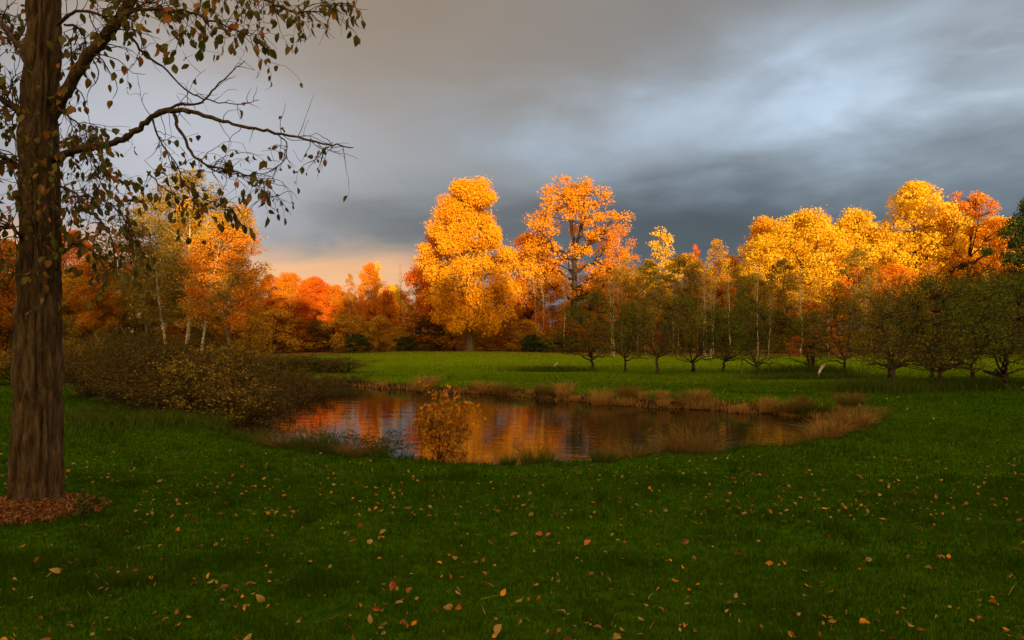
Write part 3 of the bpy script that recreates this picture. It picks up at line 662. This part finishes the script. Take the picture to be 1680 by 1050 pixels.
x, y, _ = at(1333, 29.5); st = ob('dead_sapling', a_.mesh('dead_sapling', True), M['darkbark'], loc=(x, y, gz1(x, y))); tag(st, 'stunted bare sapling with drooping twigs on the grass mound', 'tree')

# ------------------------------------------------------------------ the pond's plants
BR_M = {k: gen_brush(90 + k, 64, 1.5, 1.15, 66, .05, .012, .3) for k in range(3)}
TW_M = {k: gen_brush(95 + k, 40, 1.3, 1.1, 24, .055, .009, .7) for k in range(2)}
YB = gen_brush(99, 22, 1.05, .46, 110, .056, .010, .2)
def brush(meshes, name, px, d, top, label, group, leafm='brushleaf', s_=1.0, q=random.Random(4)):
    x, y, _ = at(px, d); z = gz1(x, y); h = height_of(top, d) - z
    t = thing(name, label, 'bush', (x, y, z), q.uniform(0, 6.28), group, (s_, s_, h / 1.5))
    ob('stems', meshes[0], M['twig'], t); ob('foliage', meshes[1], M[leafm], t); return t
q = random.Random(12)
for i, (px, d, top) in enumerate([(150, 19, 562), (195, 17.5, 574), (235, 18.5, 556), (280, 17, 582), (322, 16, 592), (365, 17, 588), (210, 22, 545), (265, 23, 556), (330, 22, 572), (390, 21, 580), (130, 24, 556),
                                  (300, 15.2, 620), (250, 16.0, 606), (345, 14.9, 632), (90, 25, 575), (40, 24, 580), (-30, 23, 578), (420, 30, 580), (470, 31, 583), (520, 31, 585), (560, 30.5, 590)]):
    auto(brush(BR_M[i % 3], 'brush_thicket', px, d, top, 'brown thicket left of the pond', 'brown thickets left of the pond', q.choice(['brushleaf', 'brushleaf', 'olive']), q.uniform(.9, 1.3), q), 'brown thicket left of the pond')
for i, (px, d, top) in enumerate([(372, 15.0, 640), (388, 13.9, 672), (448, 12.1, 716), (392, 17.5, 622), (425, 19.5, 612), (462, 21.5, 610), (500, 23.5, 612), (540, 25.5, 612), (405, 21.5, 602), (480, 26, 600), (520, 27.5, 600), (575, 28, 608), (570, 11.0, 712)]):
    auto(brush(TW_M[i % 2] if i % 3 else BR_M[0], 'twiggy_shrub', px, d, top, 'twiggy shrub over the water', 'twiggy shrubs at the left of the pond', 'brushleaf', q.uniform(.8, 1.1), q), 'twiggy shrub over the water')
a_ = Acc(); a_.tube([(0, 0, -.5), (.01, 0, 0), (.03, .01, .30), (.025, .02, .60)], [.035, .032, .028, .020], 8)
x, y, _ = at(1192, 12.9); st = ob('dark_stake', a_.mesh('dark_stake', True), M['darkbark'], loc=(x, y, WATER_Z)); tag(st, 'dark wooden stake standing upright at the near right edge of the water', 'stake')
x, y, _ = at(730, 10.0); z = gz1(x, y)
yb = thing('yellow_shrub', 'small shrub with yellow-brown leaves on the near bank in front of the water', 'shrub', (x, y, z), .3, None, (.66, .66, 1.0))
ob('stems', YB[0], M['twig'], yb); ob('foliage', YB[1], M['shrubyellow'], yb)

rng = np.random.default_rng(31)
def tussock_mesh(seed, n, h, r_):
    g = np.random.default_rng(seed); a = g.uniform(0, 6.28, n); rr_ = r_ * np.sqrt(g.uniform(0, 1, n))
    b_ = np.stack([rr_ * np.cos(a), rr_ * np.sin(a), np.full(n, -.04)], -1); A = Acc()
    A.add(*blades(b_, h * g.uniform(.35, 1.2, n), .011, g, .75, a + g.normal(size=n) * .5, .9)); return A.mesh('tussock')
TU = [tussock_mesh(i, 420, .55, .32) for i in range(4)]
ctr = SH.mean(0)
def on_shore(i_frac, off):
    i = int(i_frac * len(SH)) % len(SH); a, b_ = SH[i - 1], SH[(i + 1) % len(SH)]; t = (b_ - a) / (np.linalg.norm(b_ - a) + 1e-9)
    nrm = np.array([t[1], -t[0]])
    pp = SH[i] + nrm * off
    if shore_dist([pp[0]], [pp[1]])[0] * (1 if off > 0 else -1) < 0: pp = SH[i] - nrm * off
    return pp
NS = len(SH); seg = 1 / len(shore_pts)
def tus(fr, off, leafm, label, group, s_, q):
    pp = on_shore(fr, off); o = ob('grass_tussock', TU[q.randrange(4)], M[leafm], loc=(pp[0], pp[1], gz1(*pp))); o.rotation_euler.z = q.uniform(0, 6.28); o.scale = (s_ * q.uniform(.9, 1.5), s_ * q.uniform(.9, 1.4), s_ * q.uniform(.8, 1.2))
    tag(o, label, 'grass tussock', group); auto(o, label)
q = random.Random(6)
for i in range(36):     # far bank, from left to right
    f_ = (3.2 + 6.6 * (i + q.uniform(0, .95)) / 36) * seg
    if q.random() < .22: continue
    tus(f_, q.uniform(.1, .6), q.choice(['straw', 'straw', 'straw', 'rustgrass']), 'dry far-bank grass tussock', 'dry grass tussocks on the far bank', q.choice([.32, .42, .55, .72]), q)
for i in range(26):     # right end
    f_ = (9.4 + 3.7 * (i + q.uniform(0, .95)) / 26) * seg
    tus(f_, q.uniform(.05, .7), q.choice(['straw', 'sedge', 'rustgrass', 'rustgrass']), 'tall reed clump', 'reed clumps at the right end of the pond', q.choice([.3, .45, .6, .75]), q)
for i in range(30):     # near bank
    f_ = (13.5 + 7.5 * (i + q.uniform(0, .95)) / 30) * seg
    tus(f_, q.uniform(.25, .9), q.choice(['sedge', 'sedge', 'rustgrass']), 'near-bank sedge clump', 'sedge clumps on the near bank', q.choice([.3, .4, .55, .8]), q)
# loose bank grass all round, and rough grass on the mounds
def scatter_shore(n, o0, o1):
    k = rng.integers(0, NS, n); a = SH[k]; b_ = SH[(k + 1) % NS]; t = rng.uniform(0, 1, n)[:, None]; P = a * (1 - t) + b_ * t + rng.normal(size=(n, 2)) * .25
    s = shore_dist(P[:, 0], P[:, 1]); return P[(s > o0) & (s < o1)]
P = scatter_shore(26000, .02, .8); far = P[:, 1] > 15
for nm, sel, mt, h in (('bank_grass', far, 'straw', .15), ('bank_sedge', ~far, 'sedge', .2)):
    Q = P[sel]; Bz = ground_z(Q[:, 0], Q[:, 1]); A = Acc()
    A.add(*blades(np.column_stack([Q, Bz - .02]), h * rng.uniform(.4, 1.3, len(Q)) * (.4 + fbm(Q[:, 0] * .8, Q[:, 1] * .8, 9)), .010, rng, .5))
    o = ob(nm, A.mesh(nm), M[mt]); o['kind'] = 'stuff'
A = Acc()
for px, d, rx, ry, h in ((905, 31, 1.6, .6, .25), (1320, 29, 1.9, .6, .42), (1330, 26.5, 2.2, .5, .25), (1500, 21.5, 2.6, .9, .34), (1620, 22.5, 2.6, .9, .32), (1440, 20.6, 1.2, .5, .36), (240, 14.2, 2.2, 1.2, .24), (330, 13.4, 2.0, 1.0, .22), (200, 13.6, 1.4, .9, .18)):
    n = 2600; cx, cy, _ = at(px, d); x = cx + rng.normal(size=n) * rx * .5; y = cy + rng.normal(size=n) * ry * .5
    A.add(*blades(np.column_stack([x, y, ground_z(x, y) - .02]), h * rng.uniform(.4, 1.2, n), .014, rng, .6))
o = ob('rough_grass', A.mesh('rough_grass'), M['sedge']); o['kind'] = 'stuff'

# ------------------------------------------------------------------ the lawn's blades
A = Acc()
for d0, d1, dens, h, w in ((3.3, 5.5, 4200, .055, .0042), (5.5, 8.5, 2000, .055, .006), (8.5, 14, 620, .055, .010), (14, 24, 170, .06, .018), (24, 36, 60, .06, .028), (36, 52, 28, .06, .04)):
    a_m = .70 * (d1 * d1 - d0 * d0) + 3 * (d1 - d0); n = int(a_m * dens)
    y = np.sqrt(rng.uniform(d0 * d0, d1 * d1, n)); x = (rng.uniform(-1, 1, n)) * (.70 * y + 1.2)
    if d1 > 8: k = shore_dist(x, y) > .35; x, y = x[k], y[k]
    k = np.hypot(x + 4.32, y - 6.74) + .2 * rng.normal(size=len(x)) > .52; x, y = x[k], y[k]; n = len(x)
    A.add(*blades(np.column_stack([x, y, ground_z(x, y) - .006]), h * rng.uniform(.5, 1.25, n) * (.45 + .6 * fbm(x * 1.1, y * 1.1, 41) + 1.3 * np.clip(fbm(x * 2.3, y * 2.3, 47) - .58, 0, 1) * 4), w * rng.uniform(.7, 1.2, n), rng, .55))
n = 260; ty = np.sqrt(rng.uniform(3.6 ** 2, 13 ** 2, n)); tx = rng.uniform(-1, 1, n) * (.7 * ty + 1); k = shore_dist(tx, ty) > .6; tx, ty = tx[k], ty[k]
x = (tx[:, None] + rng.normal(size=(len(tx), 26)) * .045).ravel(); y = (ty[:, None] + rng.normal(size=(len(tx), 26)) * .045).ravel()
A.add(*blades(np.column_stack([x, y, ground_z(x, y) - .006]), .105 * rng.uniform(.5, 1.2, len(x)), .0055, rng, .7))
n = 3200; y = np.sqrt(rng.uniform(3.5 ** 2, 14 ** 2, n)); x = rng.uniform(-1, 1, n) * (.7 * y + 1); k = (shore_dist(x, y) > .4) & (fbm(x * .9, y * .9, 61) > .46); x, y = x[k], y[k]; DG = Acc()
DG.add(*blades(np.column_stack([x, y, ground_z(x, y) + .025]), .022 * rng.uniform(.5, 1.5, len(x)), .005, rng, 3.2, None, .2))
o = ob('dead_grass', DG.mesh('dead_grass'), M['straw']); o['kind'] = 'stuff'
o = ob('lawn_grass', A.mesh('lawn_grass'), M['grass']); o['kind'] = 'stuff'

# ------------------------------------------------------------------ leaves: shapes shared by the tree and the lawn
def leaf_mesh(seed, curl, fold, wid=.52):
    g = random.Random(seed); V = []; n = 5
    for i in range(n):
        t = i / (n - 1); w = wid * .5 * (math.sin(math.pi * t ** .8) ** .9) + .012
        if i == n - 1: w = .004
        y_ = t; z_ = curl * (t - .45) ** 2 + g.uniform(-.03, .03); x_ = g.uniform(-.02, .02)
        V += [(x_ - w, y_, z_ + fold * w + g.uniform(-.03, .03)), (x_, y_, z_), (x_ + w, y_, z_ + fold * w + g.uniform(-.03, .03))]
    Fc = []
    for i in range(n - 1):
        for j in range(2): Fc.append((i * 3 + j, i * 3 + j + 1, i * 3 + j + 4, i * 3 + j + 3))
    return quads('leaf', V, Fc, True)
LM = [leaf_mesh(i, (.5, -.6, .9, .2, -.3, 1.3, .7, -.9)[i], (.5, .8, .3, 1.2, .4, .9, 1.6, .2)[i], (.5, .55, .6, .48, .62, .5, .45, .58)[i]) for i in range(8)]
LV = [np.array([v.co[:] for v in m_.vertices]) for m_ in LM]; LF = np.array([p_.vertices[:] for p_ in LM[0].polygons])

q = random.Random(21)
LEAFL = {'orange': ('curled bright orange fallen leaf lying in the grass of the near lawn', 'orange fallen leaves on the near lawn'), 'red': ('reddish fallen leaf lying in the grass of the near lawn', 'red fallen leaves on the near lawn'),
         'tan': ('pale tan fallen leaf lying in the grass of the near lawn', 'tan fallen leaves on the near lawn'), 'brown': ('dull brown fallen leaf lying in the grass of the near lawn', 'brown fallen leaves on the near lawn')}
def lay(px, py):
    d = EYE * 1250 / (py - 545); x, y, _ = at(px, d); return x, y
def pose(x, y, s, lift=.03):
    e = Euler((q.gauss(0, .6), q.gauss(0, .6), q.uniform(0, 6.28)))
    return Matrix.Translation((x, y, gz1(x, y) + lift)) @ e.to_matrix().to_4x4() @ Matrix.Diagonal((s, s, s, 1))
far_acc = {k: Acc() for k in LEAFC}; cnt = 0
spots = []
for i in range(300):
    py = 1058 - 225 * q.random() ** 1.15; px = q.uniform(-40, 1720)
    if py < 900 and px < 200: px += 300
    if q.random() < .25 and spots: bx, by = spots[q.randrange(len(spots))]; px, py = bx + q.gauss(0, 20), min(1060, by + q.gauss(0, 10))
    spots.append((px, py))
for px, py in spots:
    x, y = lay(px, py); c_ = q.choices(['orange', 'red', 'tan', 'brown'], (.20, .22, .34, .24))[0]
    o = ob('fallen_leaf', LM[q.randrange(8)], LEAFC[c_]); o.matrix_world = pose(x, y, (.026 + .05 * q.random() ** 1.6), q.uniform(.008, .034)); tag(o, LEAFL[c_][0], 'leaf', LEAFL[c_][1])
fl = Acc()
while cnt < 820:
    py = 745 + (110 if cnt < 560 else 305) * q.random() ** .9; px = q.uniform(-60, 1740)
    x, y = lay(px, py)
    if shore_dist([x], [y])[0] < .5 or math.hypot(x + 4.3, y - 6.85) < .9: cnt += 1; continue
    k = q.randrange(8); m_ = pose(x, y, q.uniform(.03, .055) * (1.0 if py < 850 else .75), q.uniform(.015, .035)); V = LV[k] @ np.array(m_.to_3x3()).T + np.array(m_.translation)
    far_acc[q.choices(['orange', 'red', 'tan', 'brown'], (.10, .12, .58, .20))[0]].add(V, LF); cnt += 1
for i in range(260):
    y = q.uniform(13, 46); x = q.uniform(-.2, .68) * y
    if shore_dist([x], [y])[0] < .5: continue
    k = q.randrange(8); m_ = pose(x, y, q.uniform(.05, .08), .04); V = LV[k] @ np.array(m_.to_3x3()).T + np.array(m_.translation); far_acc['tan'].add(V, LF)
first = None
for k, acc in far_acc.items():
    if acc.n:
        o = ob('leaf_litter', acc.mesh('leaf_litter'), LEAFC[k]); o['kind'] = 'stuff'

# ------------------------------------------------------------------ the big tree on the left
D0 = 6.9; bx, by, _ = at(61, D0); bz = gz1(bx, by)
nt_ = thing('shade_tree', 'large rough-barked tree at the left with drooping green and orange leaves', 'tree', (bx, by, bz))
rng = np.random.default_rng(404); q = random.Random(404)
def W(px, py, dd=0.0): d = D0 + dd; return np.array([(px - 840) / 1250 * d, d, EYE + (545 - py) / 1250 * d]) - np.array([bx, by, bz])
# trunk: furrowed, flared at the root
nr, ns = 340, 200; zz = np.linspace(-.12, 7.6, nr)
cpx = np.interp(zz, [0, 1.3, 2.5, 3.4, 4.6, 7.6], [(61 - 61), (62 - 61), (65 - 61), (63 - 61), (72 - 61), (78 - 61)]) * D0 / 1250
rad = np.interp(zz, [-.12, 0, .12, .35, .8, 1.3, 2.2, 3.2, 4.4, 6, 7.6], [.31, .268, .240, .222, .208, .204, .186, .172, .154, .12, .06])
th = np.arange(ns) / ns * 2 * np.pi
TT, ZZ = np.meshgrid(th, zz)
per = lambda s, sc, zs: (lambda u: (vnoise(u, ZZ * zs, s) * (1 - TT / (2 * np.pi)) + vnoise(u - sc, ZZ * zs, s) * TT / (2 * np.pi)))(TT / (2 * np.pi) * sc)
fur = np.abs(per(5, 26, 2.4) - .5) * 2; fine = per(8, 80, 22); crack = np.clip(per(13, 46, 8) - .62, 0, 1); big = per(3, 5, 1.0)
RR = rad[:, None] * (1 + (big - .5) * .13) + (-(1 - fur) ** 2.5 * .044 + (fine - .5) * .012 - crack * .05) + .05 * np.exp(-np.clip(ZZ, 0, 9) / .2) * np.cos(5 * TT + 1)
for kz, kt, ks in ((1.05, 4.9, .05), (1.75, 4.2, .045), (.62, 4.6, .03)):   # healed knots
    RR += ks * np.exp(-(((ZZ - kz) / .09) ** 2 + ((np.angle(np.exp(1j * (TT - kt)))) / .3) ** 2))
V = np.stack([cpx[:, None] + RR * np.cos(TT), RR * np.sin(TT), ZZ], -1)
i = np.arange(nr - 1)[:, None] * ns; j = np.arange(ns)[None]
ob('trunk', quads('trunk', V, np.stack([i + j, i + (j + 1) % ns, i + ns + (j + 1) % ns, i + ns + j], -1), True), M['bark'], nt_)

LEAVES = []     # (position, direction)
def smooth(pts, k=5):
    P = np.array(pts, float); P = np.vstack([2 * P[0] - P[1], P, 2 * P[-1] - P[-2]]); out_ = []
    for a in range(1, len(P) - 2):
        for t in np.arange(k) / k:
            out_.append(.5 * ((2 * P[a]) + (-P[a - 1] + P[a + 1]) * t + (2 * P[a - 1] - 5 * P[a] + 4 * P[a + 1] - P[a + 2]) * t * t + (-P[a - 1] + 3 * P[a] - 3 * P[a + 1] + P[a + 2]) * t ** 3))
    out_.append(P[-2]); return np.array(out_)
def twig(acc, p, d, L, r_, leafy, lev=0, droop=.10):
    step = .055; n = max(3, int(L / step)); P = [p]; d = d / (np.linalg.norm(d) + 1e-9)
    for s_ in range(n):
        d = d + rng.normal(size=3) * .24 + np.array([0, 0, -droop * (.4 + s_ / n)]); d /= np.linalg.norm(d); p = p + d * step; P.append(p)
        if lev < 2 and s_ > 1 and q.random() < (.20 if lev == 0 else .14):
            sd_ = d * .5 + rng.normal(size=3) * .6; twig(acc, p, sd_, L * q.uniform(.25, .55), r_ * .6, leafy, lev + 1, droop)
        if q.random() < leafy * (.25 + .75 * s_ / n): LEAVES.append((p, d))
    acc.tube(np.array(P), np.linspace(r_, max(.0012, r_ * .3), len(P)), 4 if lev else 5)
def limb(pts, r0, r1, n_tw, tl, leafy, droop=.10, t0=.15):
    acc = Acc(); n_tw = int(n_tw * ((3.5 if pts[-1][0] < 260 else 2.6) if leafy > .15 else 1.5)); leafy *= 1.45; P = smooth([W(*a) for a in pts]); P = P + rng.normal(size=P.shape) * .006
    acc.tube(P, np.linspace(r0, r1, len(P)) * (1 + .08 * rng.normal(size=len(P))), 9)
    for _ in range(n_tw):
        k = int(len(P) * q.uniform(t0, 1)) ; k = min(k, len(P) - 1); tdir = P[min(k + 1, len(P) - 1)] - P[max(k - 1, 0)]; tdir /= np.linalg.norm(tdir) + 1e-9
        d = tdir * .5 + rng.normal(size=3) * .55; twig(acc, P[k], d, tl * q.uniform(.5, 1.2), max(.0035, min(.007, r1 * .8)), leafy, 0, droop)
    ob('branch', acc.mesh('branch', True), M['bark'] if r0 > .03 else M['twig'], nt_)
# limbs: bearing, height, nearer/farther than the trunk
limb([(82, 195), (108, 150, -.1), (135, 105, -.15), (165, 68, -.2), (200, 25, -.25), (228, -30, -.3), (250, -110, -.3)], .058, .04, 12, .55, .32)
limb([(90, 262), (120, 247, -.1), (160, 241, -.2), (195, 231, -.25), (225, 213, -.3), (250, 192, -.35), (290, 181, -.4), (335, 190, -.45), (385, 204, -.5), (440, 214, -.55), (500, 228, -.6), (545, 238, -.65), (580, 243, -.65)], .036, .004, 16, .40, .10, .10, .4)
limb([(240, 199, -.33), (262, 182, -.3), (292, 172, -.2), (330, 168, -.1), (352, 145, 0), (378, 118, .05), (402, 100, .1)], .016, .003, 7, .25, .0, .03)
limb([(284, 186, -.4), (296, 216, -.4), (318, 254, -.4), (340, 270, -.45), (390, 282, -.5), (430, 300, -.5), (440, 330, -.5)], .015, .004, 10, .42, .34, .16, .4)
limb([(196, 35, -.2), (230, 80, .1), (275, 118, .2), (310, 150, .25), (350, 166, .25), (400, 170, .2), (424, 163, .2)], .012, .003, 6, .25, .03, .03)
limb([(330, 262, -.4), (350, 280, -.3), (378, 284, -.2), (400, 290, -.1)], .008, .003, 5, .35, .30, .2)
limb([(540, 239, -.64), (530, 250, -.6), (515, 262, -.6)], .005, .003, 4, .18, .5, .25)
limb([(440, 214, -.55), (470, 235, -.5), (460, 270, -.5), (425, 290, -.5)], .006, .003, 6, .22, .35, .2)
limb([(250, 192, -.35), (262, 230, -.3), (290, 270, -.2), (300, 300, -.1)], .009, .003, 8, .36, .36, .15)
# limbs above the view whose leafy ends hang into it
limb([(228, -30, -.3), (290, -45, -.5), (360, -30, -.6), (420, -8, -.7), (470, 16, -.8), (510, 20, -.85), (548, 8, -.9)], .022, .003, 24, .40, .42, .14)
limb([(200, 25, -.25), (250, 15, -.6), (310, 22, -.8), (360, 38, -.9), (410, 60, -.95)], .016, .004, 16, .40, .46, .12)
limb([(110, -60), (180, -80, .5), (280, -60, .9), (370, -40, 1.1), (450, -30, 1.2)], .030, .006, 18, .55, .40, .12)
limb([(95, 40, -.1), (125, 18, -.3), (180, 28, -.4), (215, 15, -.5), (270, -10, -.6)], .015, .005, 10, .4, .4, .1)
limb([(105, 40), (128, 45, .2), (140, 70, .3), (128, 110, .3)], .012, .005, 7, .35, .3, .1)
limb([(300, 300, -.1), (325, 322, .0), (360, 335, .1), (395, 345, .1)], .007, .003, 9, .26, .42, .2, .1)
limb([(240, 280, .2), (265, 305, .3), (300, 330, .4), (340, 352, .4)], .007, .003, 9, .26, .42, .2, .1)
# left of the trunk
limb([(45, 195), (15, 170, -.1), (-30, 150, -.2), (-110, 130, -.2)], .040, .015, 14, .6, .42)
limb([(45, 285), (15, 262, -.1), (-20, 255, -.2), (-110, 270, -.2)], .026, .01, 14, .5, .42)
limb([(50, 110), (20, 60, .2), (-30, 10, .4), (-90, -30, .5)], .032, .015, 14, .6, .4)
limb([(48, 410), (28, 380, -.2), (0, 372, -.3), (-70, 385, -.4)], .020, .008, 9, .45, .4)
# low drooping sprays around the trunk
limb([(88, 300), (115, 312, -.3), (150, 345, -.4), (180, 385, -.45), (190, 440, -.45)], .012, .004, 12, .42, .34, .12)
limb([(90, 330), (130, 322, .3), (170, 330, .5), (205, 360, .6), (215, 420, .6)], .011, .004, 12, .45, .36, .12)
limb([(92, 445), (108, 412, -.2), (122, 398, -.25), (150, 410, -.3), (180, 450, -.3)], .013, .004, 9, .40, .36, .12)
limb([(92, 240), (120, 225, .3), (150, 250, .5), (165, 300, .6)], .012, .004, 12, .42, .38, .14)
limb([(88, 170), (110, 190, -.35), (140, 215, -.5), (150, 260, -.5)], .010, .004, 10, .40, .40, .14)
limb([(70, 330, -.17), (72, 345, -.35), (60, 400, -.42), (70, 470, -.42)], .008, .003, 6, .32, .42, .2)
limb([(60, 180, -.17), (52, 205, -.35), (48, 260, -.42)], .008, .003, 6, .32, .42, .2)
# crown above the view
for k in range(9):
    a = k * 2.4; ln = 1.5 + .3 * (k % 3); z_ = 4.7 + .32 * k; acc = Acc(); p0 = np.array([.08, 0, z_]); e = p0 + np.array([math.cos(a) * ln, math.sin(a) * ln, .9])
    P = smooth([p0, (p0 + e) / 2 + np.array([0, 0, .25]), e]); acc.tube(P, np.linspace(.04, .012, len(P)), 7)
    for _ in range(7): twig(acc, P[q.randrange(3, len(P))], e - p0 + rng.normal(size=3), .6, .006, .4)
    ob('branch', acc.mesh('branch', True), M['bark'], nt_)
# hang the leaves; those that show largest as pieces of their own
camp = np.array([-bx, -by, EYE - bz]); recs = []
for p_, d_ in LEAVES:
    dn = d_ * .35 + np.array([0, 0, -.9]) + rng.normal(size=3) * .38; dn /= np.linalg.norm(dn); s_ = q.uniform(.045, .105) * (.68 if p_[0] > 2.3 and p_[2] < 3.75 else 1.0)
    w = p_ + np.array([bx, by, bz]); u_, v_ = w[0] / w[1] * 1250 + 840, 545 - (w[2] - EYE) / w[1] * 1250
    seen = -25 < u_ < 1700 and v_ > -25
    yv = Vector(dn); xv = Vector(rng.normal(size=3)).cross(yv).normalized(); zv = xv.cross(yv)
    m_ = Matrix((xv, yv, zv)).transposed().to_4x4() @ Matrix.Diagonal((s_, s_, s_, 1)); m_.translation = Vector(p_ + dn * .012)
    recs.append((s_ / w[1] if seen else 0, m_))
recs.sort(key=lambda t: -t[0]); rest = Acc()
for n_, (k_, m_) in enumerate(recs):
    if n_ < 300: o = ob('leaf', LM[n_ % 8], M['near'], nt_); o.matrix_local = m_
    else: rest.add(LV[n_ % 8] @ np.array(m_.to_3x3()).T + np.array(m_.translation), LF)
o = ob('foliage', rest.mesh('foliage'), M['near'], nt_); o['kind'] = 'stuff'
print('near leaves', len(recs))

# mulch ring round the foot of the tree
nr, ns = 9, 48; V = []
for i in range(nr):
    for j in range(ns):
        a = j / ns * 2 * math.pi; r_ = (.15 + .85 * i / (nr - 1)) * (1.0 + .16 * math.sin(2 * a + 1) + .08 * math.sin(5 * a)) * .55
        x = bx - .03 + r_ * .95 * math.cos(a); y = by - .16 + r_ * 1.05 * math.sin(a); V.append((x, y, gz1(x, y) + .075 * (1 - (i / (nr - 1)) ** 2) - .008 + q.uniform(-.008, .008)))
i = np.arange(nr - 1)[:, None] * ns; j = np.arange(ns)[None]
o = ob('mulch_bed', quads('mulch_bed', V, np.stack([i + j, i + (j + 1) % ns, i + ns + (j + 1) % ns, i + ns + j], -1), True), M['mulch']); o['kind'] = 'structure'
n = 5200; a = rng.uniform(0, 6.28, n); r_ = .55 * np.sqrt(rng.uniform(.03, 1.25, n) ** 1.15) * (1.0 + .16 * np.sin(2 * a + 1))
x = bx - .03 + r_ * .95 * np.cos(a); y = by - .16 + r_ * 1.05 * np.sin(a); A = Acc()
A.add(*leaf_quads(np.column_stack([x, y, ground_z(x, y) + .085 * np.clip(1 - (r_ / .59) ** 2, -.1, 1) + .012 + .02 * rng.uniform(0, 1, n)]), .05, rng, 1.2, aspect=.22))
o = ob('mulch_chips', A.mesh('mulch_chips'), leaf_mat('mulch_chip', [(.10, .035, .012), (.27, .105, .035), (.17, .065, .022), (.30, .19, .08)], .05)); o['kind'] = 'stuff'
# weed sprig at the edge of the mulch
sp = gen_brush(123, 7, .24, .08, 30, .03, .004, .3); x, y, _ = at(140, 6.5)
t = thing('weed_sprig', 'small leafy weed at the right edge of the mulch ring', 'weed', (x, y, gz1(x, y) + .02)); ob('stems', sp[0], M['twig'], t); ob('foliage', sp[1], M['sedge'], t)
place_words()
